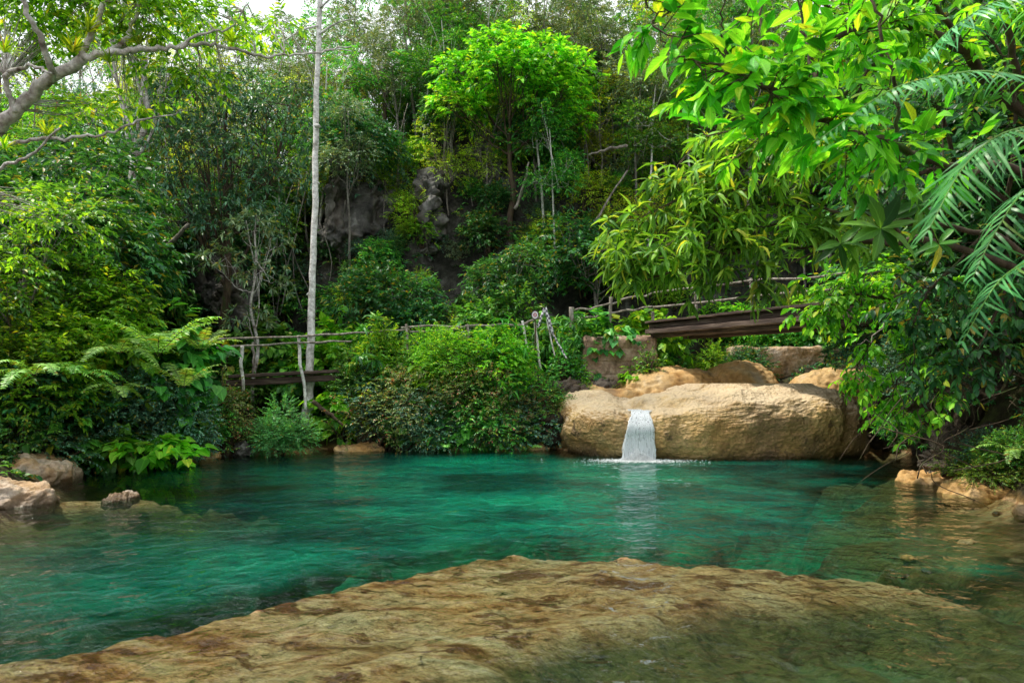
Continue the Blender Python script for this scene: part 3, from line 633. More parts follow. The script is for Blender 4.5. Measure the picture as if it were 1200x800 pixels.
# ------------------------------------------------------------------ bridges and fences
def pole_obj(name, a, b, r, parent, mat='pole', bend=.03, seed=0):
    rg = np.random.default_rng(seed+int(abs(a[0]*31+a[1]*7+a[2]*3)*10)); a = np.array(a, float); b = np.array(b, float)
    m = [a+(b-a)*t+rg.normal(size=3)*bend*np.sin(np.pi*t) for t in np.linspace(0, 1, 6)]
    mb = MB(); tube(mb, smooth_path(m, 4), [r, r*.95, r*.8], 8, rough=.06); return link(name, mb.mesh(name, [BM[mat]]), parent)
def board_obj(name, a, b, w, h, parent, seed=0):
    "one long worn plank from a to b, w across, h thick"
    a = np.array(a, float); b = np.array(b, float); T = b-a; L = np.linalg.norm(T); T = T/L; S = unit(np.cross(T, [0, 0, 1.])); U = np.cross(S, T)
    n = 24; rg = np.random.default_rng(seed); mb = MB(); rings = []
    for k in range(n):
        c = a+T*L*k/(n-1)+U*(rg.normal()*.004); ww = w/2*(1+rg.normal()*.03); hh = h/2*(1+rg.normal()*.06); e = .12*h
        rings.append(np.array([c+S*x+U*y for x, y in ((-ww, -hh+e), (-ww+e, -hh), (ww-e, -hh), (ww, -hh+e), (ww, hh-e), (ww-e, hh), (-ww+e, hh), (-ww, hh-e))]))
    V = np.concatenate(rings); i = np.arange(n-1)[:, None]*8; j = np.arange(8)[None]; j2 = (j+1) % 8
    mb.add(V, [np.stack([i+j, i+j2, i+8+j2, i+8+j], -1).reshape(-1, 4), np.array([list(range(7, -1, -1))]), np.array([[(n-1)*8+q for q in range(8)]])], 0, False)
    return link(name, mb.mesh(name, [BM['board']]), parent)
def empty(name, loc=(0, 0, 0)):
    o = bpy.data.objects.new(name, None); C.objects.link(o); o.location = loc; o.empty_display_size = .2; return o
def w2l(root, p): return np.array(p, float)-np.array(root.location)

fb = empty('foot_bridge', tuple(P(335, 440, 16.6)))
tag(fb, 'small wooden foot bridge with thin pole railings over the gap on the left bank', 'bridge')
for k in range(5):
    a = P(268, 441+.8*(k % 2), 16.1+.2*k); b = P(398, 434.5+.8*(k % 2), 16.9+.2*k)
    board_obj('plank', w2l(fb, a), w2l(fb, b), .19, .07, fb, seed=k)
for k, Y in enumerate((16.15, 16.95)):
    board_obj('beam', w2l(fb, P(265, 449, Y)), w2l(fb, P(398, 442, Y+.8)), .09, .17, fb, seed=10+k)
for (u0, v0, u1, v1, Y, r, mt) in [(284, 405, 285, 458, 16.05, .042, 'white'), (297, 401, 296, 437, 17.1, .035, 'pole'), (350, 393, 358, 480, 16.3, .04, 'white')]:
    pole_obj('railing_post', w2l(fb, P(u0, v0, Y)), w2l(fb, P(u1, v1, Y)), r, fb, mt, bend=.02)
for (u0, v0, u1, v1, Y0, Y1) in [(222, 398, 352, 394.5, 16.0, 16.25), (350, 394.5, 425, 389.5, 16.25, 16.8), (246, 408, 352, 401.5, 16.0, 16.25), (350, 401.5, 412, 400, 16.25, 16.8)]:
    pole_obj('rail', w2l(fb, P(u0, v0, Y0)), w2l(fb, P(u1, v1, Y1)), .026, fb, 'pole', bend=.012)

pf = empty('path_fence', tuple(P(560, 385, 18)))
tag(pf, 'thin rustic pole railing along the path on top of the vine covered bank', 'fence')
for (u0, v0, u1, v1) in [(405, 391, 480, 386), (470, 384, 560, 382), (480, 389, 540, 385), (545, 382, 618, 380), (612, 380, 632, 372)]:
    pole_obj('rail', w2l(pf, P(u0, v0, 17.9)), w2l(pf, P(u1, v1, 18.1)), .03, pf, 'pole', bend=.02)
for (u0, v0, u1, v1, mt) in [(612, 376, 619, 414, 'white'), (627, 378, 634, 434, 'white'), (476, 380, 478, 415, 'pole'), (548, 380, 549, 412, 'pole')]:
    pole_obj('railing_post', w2l(pf, P(u0, v0, 17.8)), w2l(pf, P(u1, v1, 17.7)), .032, pf, mt, bend=.015)

# striped poles and round sign
def stripe_mat():
    m, nt, out = newmat('spotted_tape'); tc = nd(nt, 'TexCoord')
    ch = nd(nt, 'TexChecker', Scale=16.0); nt.links.new(tc.outputs['Object'], ch.inputs[0])
    ch.inputs[1].default_value = (.75, .74, .76, 1); ch.inputs[2].default_value = (.1, .09, .12, 1)
    b = nd(nt, 'BsdfPrincipled', Roughness=.6); nt.links.new(ch.outputs[0], b.inputs['Base Color']); nt.links.new(b.outputs[0], out.inputs[0]); return m
def plain(name, c, rough=.6, em=0):
    m, nt, out = newmat(name); n = noise_(nt, 30, 3, .5); b = nd(nt, 'BsdfPrincipled', Roughness=rough)
    nt.links.new(mixc(nt, .3, c, ramp(nt, n, [(.3, (.6, .6, .6)), (.7, (1.1, 1.1, 1.1))]).outputs[0], 'MULTIPLY'), b.inputs['Base Color']); nt.links.new(b.outputs[0], out.inputs[0]); return m
SM = stripe_mat()
hp = empty('handrail_frame', tuple(P(645, 400, 17.8)))
tag(hp, 'leaning frame of poles wrapped in black and white checked tape beside the round sign', 'railing')
for (u0, v0, u1, v1, r) in [(638, 361, 630, 384, .035), (639, 361, 648, 392, .045), (648, 392, 664, 420, .028), (641, 374, 650, 417, .022)]:
    q = pole_obj('taped_pole', w2l(hp, P(u0, v0, 17.75)), w2l(hp, P(u1, v1, 17.7)), r, hp, bend=.006); q.data.materials[0] = SM if r > .025 else BM['white']
sg = empty('round_sign', tuple(P(627, 369, 17.6)))
tag(sg, 'small dark sign plate with white round prohibition symbol fixed by the path railing', 'sign')
def disc(r0, r1, th, y, mat, name, parent, n=40, sx=1.0, sz=1.0, off=(0, 0)):
    mb = MB(); a = np.arange(n)/n*2*np.pi
    V = []
    for rr, yy in ((r0, y), (r1, y), (r1, y+th), (r0, y+th)):
        V.append(np.stack([off[0]+np.cos(a)*rr*sx, np.full(n, yy), off[1]+np.sin(a)*rr*sz], -1))
    j = np.arange(n); j2 = (j+1) % n; Q = []
    for s in range(4): s2 = (s+1) % 4; Q.append(np.stack([s*n+j, s*n+j2, s2*n+j2, s2*n+j], -1))
    mb.add(np.concatenate(V), np.concatenate(Q), 0); return link(name, mb.mesh(name, [mat]), parent)
dk = plain('sign_maroon', (.06, .015, .03)); wh = plain('sign_white', (.75, .72, .74)); rd = plain('sign_red', (.5, .03, .08))
disc(.001, .105, .02, 0, dk, 'sign_plate', sg, sx=.95, sz=1.15)
disc(.05, .088, .006, -.008, wh, 'white_ring', sg, sx=.9, sz=1.1)
disc(.001, .049, .006, -.006, rd, 'red_disc', sg, sx=.9, sz=1.1)
disc(.001, .02, .006, -.014, wh, 'white_figure', sg, sx=.8, sz=1.8)
pole_obj('sign_post', (0.0, .05, .1), (0.01, .05, -1.0), .022, sg, 'brown', bend=.01)

# plank bridge on the right, seen from below
BA = P(784, 379, 19.3); BB = P(1035, 354, 13.6)
pb = empty('plank_bridge', tuple((BA+BB)/2))
tag(pb, 'wide brown plank bridge crossing above the boulder, seen from below', 'bridge')
T = unit(BB-BA); S = unit(np.cross(T, [0, 0, 1.])); 
for k in range(7):
    o_ = S*(-.75+.25*k)
    board_obj('plank', w2l(pb, BA+o_), w2l(pb, BB+o_), .235, .055, pb, seed=20+k)
for k, (s_, dz, hh) in enumerate([(-.62, -.12, .17), (.0, -.12, .17), (.62, -.12, .17), (-.7, -.27, .12), (.7, -.27, .12), (-.66, -.38, .09), (.5, -.38, .09)]):
    board_obj('beam', w2l(pb, BA+S*s_+np.array([0, 0, dz])), w2l(pb, BB+S*s_+np.array([0, 0, dz])), .2 if dz > -.2 else .3, hh, pb, seed=40+k)
prf = empty('bridge_railing', tuple(P(715, 370, 19.5)))
tag(prf, 'rustic brown pole railing rising from path onto the plank bridge', 'fence')
for (u0, v0, u1, v1, Y, r) in [(670, 360, 669, 397, 19.2, .07), (716, 348, 714, 388, 19.8, .05), (765, 365, 766, 402, 19.4, .045), (815, 336, 816, 366, 18.9, .045), (880, 326, 881, 362, 17.2, .045)]:
    pole_obj('railing_post', w2l(prf, P(u0, v0, Y)), w2l(prf, P(u1, v1, Y)), r, prf, 'pole', bend=.01)
for (a, b) in [((672, 364, 19.2), (716, 355, 19.8)), ((672, 376, 19.2), (716, 366, 19.8)), ((714, 357, 19.8), (765, 343, 19.4)), ((714, 367, 19.8), (765, 359, 19.4)), ((765, 343, 19.4), (1000, 318, 14.8)), ((765, 360, 19.4), (1000, 338, 14.8))]:
    pole_obj('rail', w2l(prf, P(*a)), w2l(prf, P(*b)), .03, prf, 'pole', bend=.04)

# ------------------------------------------------------------------ waterfall
def waterfall_mat():
    m, nt, out = newmat('falling_water'); g = nd(nt, 'NewGeometry')
    n = noise_(nt, 1.0, 4, .65, g.outputs['Position'], sc3=(34, 34, 2.2)); n2 = noise_(nt, 40, 3, .6, g.outputs['Position'])
    f = math_(nt, 'MULTIPLY_ADD', n2, .25, n)
    a = ramp(nt, f, [(.46, (0, 0, 0)), (.6, (1, 1, 1))]).outputs[0]
    b = nd(nt, 'BsdfPrincipled', Roughness=.35); b.inputs['Base Color'].default_value = (.93, .96, .98, 1)
    tl = nd(nt, 'BsdfTranslucent'); tl.inputs[0].default_value = (.85, .9, .93, 1)
    m1 = nd(nt, 'MixShader'); m1.inputs[0].default_value = .4; nt.links.new(b.outputs[0], m1.inputs[1]); nt.links.new(tl.outputs[0], m1.inputs[2])
    tr = nd(nt, 'BsdfTransparent'); m2 = nd(nt, 'MixShader'); nt.links.new(a, m2.inputs[0]); nt.links.new(tr.outputs[0], m2.inputs[1]); nt.links.new(m1.outputs[0], m2.inputs[2])
    nt.links.new(m2.outputs[0], out.inputs[0]); return m
WM = waterfall_mat(); FM = plain('foam', (.85, .88, .9), .5)
wf = empty('waterfall', (2.72, 14.2, 0)); tag(wf, 'short white waterfall pouring off the boulder into the pool', 'waterfall')
mb = MB(); rg = np.random.default_rng(5)
def rock_path(x):
    "points running down the front of the boulder at x"
    c0 = bp_.shape[1]//2; sub_ = bp_[:, c0:]; i = np.argmin(np.abs(sub_[..., 0]-x), axis=1); q = sub_[np.arange(len(i)), i][::-1]
    return q[(q[:, 1] < 15.5) & (q[:, 2] > .35)]
q0 = rock_path(2.74)[::3]; lip0 = int(np.argmax(q0[:, 2] < .95))
for k in range(110):
    s = rg.uniform(-1, 1); w = rg.uniform(.012, .05)*(1.25-.5*abs(s)); xl = 2.72+.17*s+.04
    q = q0; lip = lip0+rg.integers(-2, 3); up_ = q[max(0, lip-rg.integers(6, 22)):lip+1]
    n = 13; t = np.linspace(.06, 1, n); y0, z0 = q[lip, 1]-.03, q[lip, 2]
    zz = z0*(1-t**1.7)-.02; yf = q0[:, 1].min()-.1-.05*rg.uniform(); yy = np.minimum(y0+(yf-y0)*t**.45, np.interp(zz, q0[::-1, 2], q0[::-1, 1])-.09); xx = np.full(n, xl)+s*.16*t**.9-.10*t+.012*rg.normal(size=n)
    tu = np.linspace(1, 0, len(up_)); ux = xl+tu*(.10+.1*s); 
    X_ = np.concatenate([ux, xx])-2.72; Y_ = np.concatenate([up_[:, 1]-.05, yy-.03])-14.2; Z_ = np.concatenate([up_[:, 2]+.045, zz]); m = len(X_)
    ww = w*np.concatenate([.5+.5*(1-tu), .9+.8*t]); V = np.concatenate([np.stack([X_-ww, Y_, Z_], -1), np.stack([X_, Y_-.02, Z_], -1), np.stack([X_+ww, Y_, Z_], -1)])
    j = np.arange(m-1); mb.add(V, np.concatenate([np.stack([j, j+1, m+j+1, m+j], -1), np.stack([m+j, m+j+1, 2*m+j+1, 2*m+j], -1)]), 0, True)
link('falling_sheet', mb.mesh('falling_sheet', [WM]), wf)
def foam_pts(n, cx, cy, sx, sy, zmax, rmax, mb, rg):
    oc = np.array([(1, 0, 0), (-1, 0, 0), (0, 1, 0), (0, -1, 0), (0, 0, 1), (0, 0, -1)], float)
    fc = np.array([(0, 2, 4), (2, 1, 4), (1, 3, 4), (3, 0, 4), (2, 0, 5), (1, 2, 5), (3, 1, 5), (0, 3, 5)])
    q = rg.normal(size=(n, 2))*[sx, sy]; r = rg.uniform(.25, 1, n)*rmax; e = np.exp(-((q/[sx, sy])**2).sum(1)/1.2)
    z = rg.uniform(0, 1, n)**2.2*zmax*e
    c = np.stack([cx+q[:, 0], cy+q[:, 1], z+.004], -1)
    V = c[:, None]+oc[None]*r[:, None, None]*np.array([1, 1, .5]); mb.add(V.reshape(-1, 3), (fc[None]+(np.arange(n)*6)[:, None, None]).reshape(-1, 3), 0, True)
mb = MB(); fy = float(rock_path(2.7)[-1, 1])-14.2-.3; foam_pts(3200, -.08, fy, .22, .12, .24, .013, mb, rg); foam_pts(1800, -.08, fy-.06, .5, .2, .015, .016, mb, rg)
link('splash_foam', mb.mesh('splash_foam', [FM]), wf)

# ------------------------------------------------------------------ plant species (shared mesh data)
class Species:
    def __init__(s, name, parts, h, cat): s.name = name; s.parts = parts; s.h = h; s.cat = cat
    def put(s, loc, rz=0., sc=1.0, label='', group=None, tilt=(0, 0)):
        if len(s.parts) == 1:
            o = link(s.name, s.parts[0][1], None, tuple(loc), (tilt[0], tilt[1], rz), sc)
        else:
            o = empty(s.name, tuple(loc)); o.rotation_euler = (tilt[0], tilt[1], rz); o.scale = (sc,)*3 if np.isscalar(sc) else sc
            for nm, me in s.parts: link(nm, me, o)
        return tag(o, label, s.cat, group)
def make_tree(name, h, tr, lobes, ns, k, L, W, leaf, bark, tm='tiny', ln=.45, droop=.25, ldroop=.25, style='alt', lean=(0, 0), seed=0, shell=.5, sub=40, split=.45, cat='tree', out=.55, wob=.05, rt=.006, jit=.35, low=-.6, gap=.12):
    rg = np.random.default_rng(seed+100); T = MB(); K = MB()
    top = np.array([lean[0], lean[1], h]); nseg = 6
    base = np.array([0, 0, -.35]); pts = [base+(top-base)*t+np.append(rg.normal(size=2)*wob*h*.25*math.sin(np.pi*t), 0) for t in np.linspace(0, 1, nseg)]
    path = smooth_path(pts, 5); tube(T, path, [tr*1.25, tr, tr*.85, tr*.6, tr*.3], 8, rough=.05)
    Lb = np.array(lobes, float)
    limb = []
    for l in Lb:
        q = path[int(len(path)*rg.uniform(split, .85))]; c = l[:3]
        m = (q+c)/2+np.array([0, 0, -.12*np.linalg.norm(c-q)])+rg.normal(size=3)*.06
        pp = smooth_path([q, m, c+(c-q)*.15], 6, .01, rg); tube(T, pp, [tr*.42, tr*.26, tr*.1], 6); limb.append(pp)
    pos, d, idx = lobe_points(lobes, ns, rg, shell, low)
    for i in rg.choice(ns, min(sub, ns), replace=False):
        pp = limb[idx[i]]; q = pp[rg.integers(len(pp)//3, len(pp))]; m = (q+pos[i])/2+rg.normal(size=3)*.05
        tube(T, smooth_path([q, m, pos[i]], 4), [tr*.16, tr*.06], 4)
    dirs = d*[1, 1, out]+rg.normal(size=(ns, 3))*.35+np.array([0, 0, .1])
    sprays(K, pos, dirs, ln*rg.uniform(.6, 1.3, ns), k, L, W, tm, style, droop, ldroop, rt=rt, rng=rg, jit=jit, gap=gap)
    hmax = float(max((Lb[:, 2]+Lb[:, 5]).max(), h))
    return Species(name, [('trunk', T.mesh('trunk', [BM[bark]])), ('crown', K.mesh('crown', [LM[leaf], BM['twig']]))], hmax, cat)
def rlobes(n, R, z0, z1, r, seed, flat=.7):
    rg = np.random.default_rng(seed); out = []
    for i in range(n):
        a = i/n*6.283*1.0+rg.uniform(0, .9); q = R*math.sqrt(rg.uniform(.15, 1)); rr = r*rg.uniform(.7, 1.25)
        out.append((q*math.cos(a), q*math.sin(a), rg.uniform(z0, z1), rr, rr, rr*flat))
    return out
SHARGS = {}
def make_shrub(name, R, h, ns, k, L, W, leaf, tm='tiny', ln=.3, seed=0, droop=.2, ldroop=.3, style='alt', stems=9, upw=.5, jit=.4, rt=.004, flat=1.0, cat='shrub', gap=.12):
    rg = np.random.default_rng(seed+500); S = MB(); K = MB()
    lobes = rlobes(7, R*.65, h*.25, h*.68, R*.5, seed, flat)+[(0, 0, h*.55, R*.55, R*.55, h*.42)]
    pos, d, idx = lobe_points(lobes, ns, rg, .35, -.8); pos[:, 2] = np.maximum(pos[:, 2], .05)
    for s in range(stems):
        i = rg.integers(ns); b = rg.normal(size=3)*[.12*R, .12*R, 0]+[0, 0, -.15]; m = b*.5+pos[i]*.5+[0, 0, .15*h]
        tube(S, smooth_path([b, m, pos[i]], 5), [.02*h+.006, .006], 5)
    dirs = d*[1, 1, .6]+rg.normal(size=(ns, 3))*.4+[0, 0, upw*.5]
    sprays(K, pos, dirs, ln*rg.uniform(.6, 1.3, ns), k, L, W, tm, style, droop, ldroop, rt=rt, rng=rg, jit=jit, gap=gap)
    sp = Species(name, [('stems', S.mesh('stems', [BM['brown']])), ('foliage', K.mesh('foliage', [LM[leaf], BM['twig']]))], h, cat)
    sp.again = lambda qw, qh: make_shrub(name, R*qw, h*qh, int(ns*min(qw*qw*qh, 7)**.8), k, L, W, leaf, tm, ln, seed+int(qw*4+qh*40), droop, ldroop, style, stems, upw, jit, rt, flat, cat, gap)
    return sp
def frond(mb, path, n, L, W, sweep=.6, drop=.3, tm='strip', r=.008, mat=0, mw=1, vee=.2, both=True, shape=None, rg=RNG, t0=.08, jit=.06):
    path = np.asarray(path); T = unit(np.gradient(path, axis=0)); s = np.linspace(t0, 1, n)
    c = np.linspace(0, 1, len(path)); Q = np.stack([np.interp(s, c, path[:, i]) for i in range(3)], -1); TT = unit(np.stack([np.interp(s, c, T[:, i]) for i in range(3)], -1))
    up = np.array([0, 0, 1.]); side = unit(np.cross(TT, up)+1e-6); nn = np.cross(side, TT)
    env = (np.sin(np.pi*np.clip(.14+.8*s, 0, 1))**.7) if shape is None else shape(s)
    for sg in (-1, 1):
        d = TT*sweep+side*sg+nn*vee-up*drop+rg.normal(size=TT.shape)*jit
        leafs(mb, Q, d, nn+side*sg*-.3+rg.normal(size=TT.shape)*jit*2, L*env*np.where(rg.uniform(0, 1, n) < .06, .45, rg.uniform(.8, 1.08, n)), W, tm, mat)
    tube(mb, path, [r, r*.7, r*.25], 4, mw)
def make_fern(name, nf, Lf, seed, leaf='fern', pin=.17, arch=.6, n=26, w=.028, cat='fern', stem=0.0, up=1.0, tm='strip', sweep=.3):
    rg = np.random.default_rng(seed+900); K = MB(); parts = []
    for i in range(nf):
        a = i/nf*6.283+rg.uniform(-.3, .3); L = Lf*rg.uniform(.75, 1.1); e = rg.uniform(.5, 1.0)*up
        h = np.array([math.cos(a), math.sin(a), 0]); t = np.linspace(0, 1, 12)[:, None]
        path = h*L*(t*.9)+np.array([0, 0, 1.])*L*(e*t-arch*1.25*t*t)+[0, 0, stem]
        frond(K, path, n, pin*L, w*L, sweep, .12, tm, r=.006*L, rg=rg)
    if stem > 0:
        S = MB(); tube(S, smooth_path([(0, 0, -.3), (rg.normal()*.05, rg.normal()*.05, stem*.5), (0, 0, stem+.03)], 5), [.05, .045, .05], 8, rough=.1); parts.append(('trunk', S.mesh('trunk', [BM['brown']])))
    parts.append(('fronds', K.mesh('fronds', [LM[leaf], BM['twig']]))); return Species(name, parts, stem+Lf*.4, cat)

SP = {}
SP['broadA'] = make_tree('broadleaf_tree', 3.6, .07, rlobes(7, 1.25, 2.3, 4.2, .85, 1), 620, 9, .2, .085, 'dark', 'grey', seed=1, ln=.5)
SP['broadB'] = make_tree('broadleaf_tree', 4.2, .08, rlobes(8, 1.4, 2.6, 5.0, .85, 2), 650, 9, .17, .07, 'mid', 'grey', seed=2, ln=.5)
SP['blueA'] = make_tree('grey_leaved_tree', 4.0, .07, rlobes(8, 1.3, 1.8, 4.6, .8, 3), 560, 8, .19, .06, 'blue', 'grey', seed=3, ln=.5, style='whorl')
SP['feath'] = make_tree('feathery_tree', 4.2, .05, rlobes(7, 1.2, 2.6, 4.6, .7, 4, .5), 340, 16, .12, .038, 'bright', 'grey', seed=4, ln=.75, droop=.3)
SP['thin'] = make_tree('slender_tree', 7.5, .055, rlobes(8, 1.1, 4.6, 8.4, .7, 5, .8), 560, 9, .15, .06, 'mid', 'white', seed=5, ln=.45, split=.6, wob=.03)
SP['thin2'] = make_tree('slender_tree', 8.5, .06, rlobes(9, 1.3, 4.2, 9.2, .75, 6, .8), 560, 9, .14, .05, 'pale', 'grey', seed=6, ln=.45, split=.5, wob=.05)  # pale leaf colour stands in for haze over the far slope
SP['sparse'] = make_tree('sparse_tree', 6.0, .05, rlobes(9, 1.4, 2.2, 6.6, .85, 7, .9), 520, 8, .15, .055, 'yellow', 'pole', seed=7, ln=.6, sub=80, split=.3)
SP['dryt'] = make_tree('dry_tree', 5.5, .04, rlobes(8, 1.3, 2.8, 6.2, .8, 8, .9), 160, 5, .12, .05, 'dry', 'pole', seed=8, ln=.6, sub=110, split=.25)
SP['tall'] = make_tree('tall_forest_tree', 8.5, .11, rlobes(11, 2.0, 4.0, 9.6, 1.05, 9, .7), 620, 8, .2, .08, 'mid', 'mott', seed=9, ln=.55)
SP['shD'] = make_shrub('leafy_shrub', 1.0, 1.6, 420, 8, .15, .065, 'dark', seed=1)
SP['shM'] = make_shrub('leafy_shrub', 1.0, 1.5, 420, 8, .14, .06, 'mid', seed=2)
SP['shB'] = make_shrub('bright_shrub', 1.0, 1.5, 380, 8, .13, .055, 'bright', seed=3)
SP['shY'] = make_shrub('yellow_green_shrub', 1.1, 1.9, 260, 9, .12, .045, 'yellow', seed=4, ln=.5)
SP['shP'] = make_shrub('pale_shrub', 1.0, 1.5, 300, 8, .14, .05, 'pale', seed=5, style='whorl')
SP['heart'] = make_shrub('large_leaved_shrub', 1.0, 1.5, 150, 5, .24, .21, 'mid', 'heart', seed=6, ln=.35, ldroop=.5, jit=.3)
SP['heartB'] = make_shrub('large_leaved_shrub', 1.0, 1.4, 140, 5, .22, .19, 'bright', 'heart', seed=7, ln=.35, ldroop=.5, jit=.3)
SP['fine'] = make_shrub('fine_leaved_shrub', 1.15, 1.2, 1500, 16, .06, .02, 'fineg', seed=8, ln=.3, droop=.15, rt=.003, gap=.05)
SP['small'] = make_shrub('small_leaved_shrub', 1.0, 1.3, 900, 9, .07, .036, 'mid', seed=9, ln=.22)
SP['smallY'] = make_shrub('small_leaved_shrub', 1.0, 1.3, 900, 9, .07, .036, 'bright', seed=10, ln=.22)
SP['smallD'] = make_shrub('small_leaved_shrub', 1.0, 1.3, 900, 9, .065, .03, 'blue', seed=11, ln=.22)
SP['redd'] = make_shrub('reddish_shrub', 1.0, 1.2, 480, 8, .06, .035, 'olive', seed=12, ln=.22)
SP['weed'] = make_shrub('moss_cushion', 1.0, .6, 800, 8, .05, .025, 'moss', seed=13, ln=.15, flat=.5)
SP['lance'] = make_shrub('lance_leaved_shrub', 1.0, 1.6, 150, 9, .3, .07, 'mid', 'lance', seed=14, ln=.4, style='whorl', ldroop=.35)
SP['fern'] = make_fern('fern', 9, 1.0, 1)
SP['fernb'] = make_fern('fern', 7, 1.1, 2, 'fern', arch=.45, up=1.2)
SP['tfern'] = make_fern('tree_fern', 12, 1.15, 3, 'palm', arch=.6, stem=1.0, n=30)
SP['palmt'] = make_fern('young_palm', 9, 1.5, 4, 'mid', pin=.26, arch=.55, stem=2.2, n=22, w=.03, sweep=.5, cat='palm')
SP['broml'] = make_fern('bromeliad', 14, .42, 5, 'yellow', pin=.001, w=.001, n=2, cat='bromeliad')
def make_bromeliad():
    rg = np.random.default_rng(44); K = MB(); n = 34; a = rg.uniform(0, 6.283, n); e = rg.uniform(.2, 1.3, n)
    D = np.stack([np.cos(a)*np.cos(e), np.sin(a)*np.cos(e), np.sin(e)], -1)
    leafs(K, np.zeros((n, 3)), D, np.array([0, 0, 1.])+rg.normal(size=(n, 3))*.1, rg.uniform(.25, .42, n), .035, 'strip', 0)
    return Species('bromeliad', [('leaves', K.mesh('leaves', [LM['yellow']]))], .3, 'bromeliad')
SP['broml'] = make_bromeliad()

VAR = {}
def put(key, u, Y, vtop=None, label='', group=None, sc=None, rz=None, smin=.3, smax=3.5, dz=0., tilt=(0, 0), z=None, wide=1.25):
    s = SP[key]; x = (u-600)/F*Y; z0 = gz(x, Y) if z is None else z
    if vtop is not None: sc = (EYE+(HORV-vtop)/F*Y-z0)/s.h
    sc = min(max(sc, smin), smax)
    if hasattr(s, 'again') and vtop is not None:
        qh = max(round(sc*3)/3, .34); qw = round(min(max(sc, .3), wide)*3)/3 or .34
        kk = (key, qh, qw)
        if (qh, qw) != (1, 1):
            if kk not in VAR: VAR[kk] = s.again(qw, qh)
            s = VAR[kk]; sc = min(max(sc/qh, .75), 1.3)
        wide = 1
    return s.put((x, Y, z0+dz), random.uniform(0, 6.28) if rz is None else rz, sc, label, group, tilt)

# --- named trees of the hillside
def named_tree(name, u, Y, vt, label, lobes_px, ns, k, L, W, leaf, bark, tr, vsplit, **kw):
    "tree whose crown lobes are given as (u, v, radius_px, dy)"
    x = (u-600)/F*Y; z0 = gz(x, Y); lobes = []
    for (lu, lv, rp, dy) in lobes_px:
        q = P(lu, lv, Y); r = rp/F*Y; lobes.append((q[0]-x, dy, q[2]-z0, r, r, r*kw.get('flat', .62)))
    kw.pop('flat', None)
    ztop = EYE+(HORV-vt)/F*Y-z0; split = kw.pop('split', .6)
    s = make_tree(name, ztop, tr, lobes, ns, k, L, W, leaf, bark, split=split, **kw)
    return s.put((x, Y, z0), 0, 1.0, label)
named_tree('umbrella_tree', 598, 24.3, 130, 'bright green flat topped tree standing before the cliff at the centre',
   [(545, 85, 38, .3), (585, 72, 40, -.4), (630, 65, 40, .5), (665, 90, 32, 0), (600, 105, 42, -.9), (650, 125, 36, -.3), (535, 118, 30, .3), (545, 135, 18, -.3), (678, 140, 16, .3), (635, 95, 36, -1.0)],
   1000, 10, .2, .1, 'bright', 'brown', .11, 150, seed=31, ln=.45, sub=110, split=.62, flat=.55, tm='ovate', ldroop=.15)
named_tree('grey_leaved_tree', 265, 19.5, 120, 'large tree with blue grey whorled leaves between the two pale trunks',
   [(240, 130, 50, 0), (300, 150, 50, .5), (215, 180, 50, -.5), (270, 205, 52, -.8), (320, 220, 40, 0), (225, 250, 48, -.5), (290, 270, 45, -.4), (330, 120, 40, .5), (250, 95, 40, 1.)],
   1300, 8, .19, .06, 'blue', 'brown', .12, 150, seed=32, ln=.45, style='whorl', sub=90, split=.3)
named_tree('slender_tree', 298, 18.0, 270, 'slender grey sapling with pale leaf rosettes behind the foot bridge',
   [(290, 275, 22, 0), (310, 285, 20, .3), (262, 312, 24, -.3), (318, 330, 20, -.2), (300, 262, 16, 0), (298, 372, 16, -.4)],
   130, 9, .2, .055, 'pale', 'mott', .05, 270, seed=33, ln=.3, style='whorl', split=.4)
# tall white trunk by the bridge
TW = MB(); x0 = P(361, 470, 17.0)
wp = smooth_path([(P(359, 500, 17)-x0)*[1, 1, 1], P(363, 440, 17.05)-x0, P(365, 360, 17.2)-x0, P(369, 250, 17.5)-x0, P(370, 140, 17.8)-x0, P(374, 20, 18)-x0, P(378, -110, 18.3)-x0, P(372, -260, 18.5)-x0], 8, .008)
tube(TW, wp, [.15, .105, .088, .078, .072, .066, .055, .045], 12, rough=.05)
for (u, v, s) in ((372, 148, 1), (363, 345, -1), (371, 215, 1)):   # branch scars
    c = P(u, v, 17.6)-x0; tube(TW, np.array([c+[0, 0, -.05], c, c+[0, 0, .05]]), [.04, .095, .04], 9)
KW = MB(); rg = np.random.default_rng(77); lob = []
for (lu, lv, rp) in [(330, -60, 60), (420, -40, 60), (375, -130, 80), (300, -170, 70), (440, -160, 70), (370, -240, 70)]:
    q = P(lu, lv, 18.2)-x0; r = rp/F*18; lob.append((q[0], q[1], q[2], r, r, r*.6))
    tube(TW, smooth_path([wp[-12], (wp[-12]+q)/2+[0, 0, -.2], q], 5), [.04, .02], 6)
for (a, b) in [((375, 10), (400, -5)), ((374, 40), (415, 22)), ((371, 62), (412, 60)), ((373, 30), (330, 50))]:
    tube(TW, smooth_path([P(*a, 17.9)-x0, (P(*a, 17.9)+P(*b, 17.8))/2-x0+[0, 0, .08], P(*b, 17.6)-x0], 5), [.03, .012], 6)
pos, d, idx = lobe_points(lob, 420, rg, .4); sprays(KW, pos, d*[1, 1, .5]+rg.normal(size=d.shape)*.3, .5, 9, .17, .07, 'tiny', rng=rg)
t = empty('white_trunk_tree', tuple(x0)); link('trunk', TW.mesh('trunk', [BM['white']]), t); link('crown', KW.mesh('crown', [LM['mid'], BM['twig']]), t)
tag(t, 'tall slim straight tree with smooth white trunk rising beside the left foot bridge', 'tree')
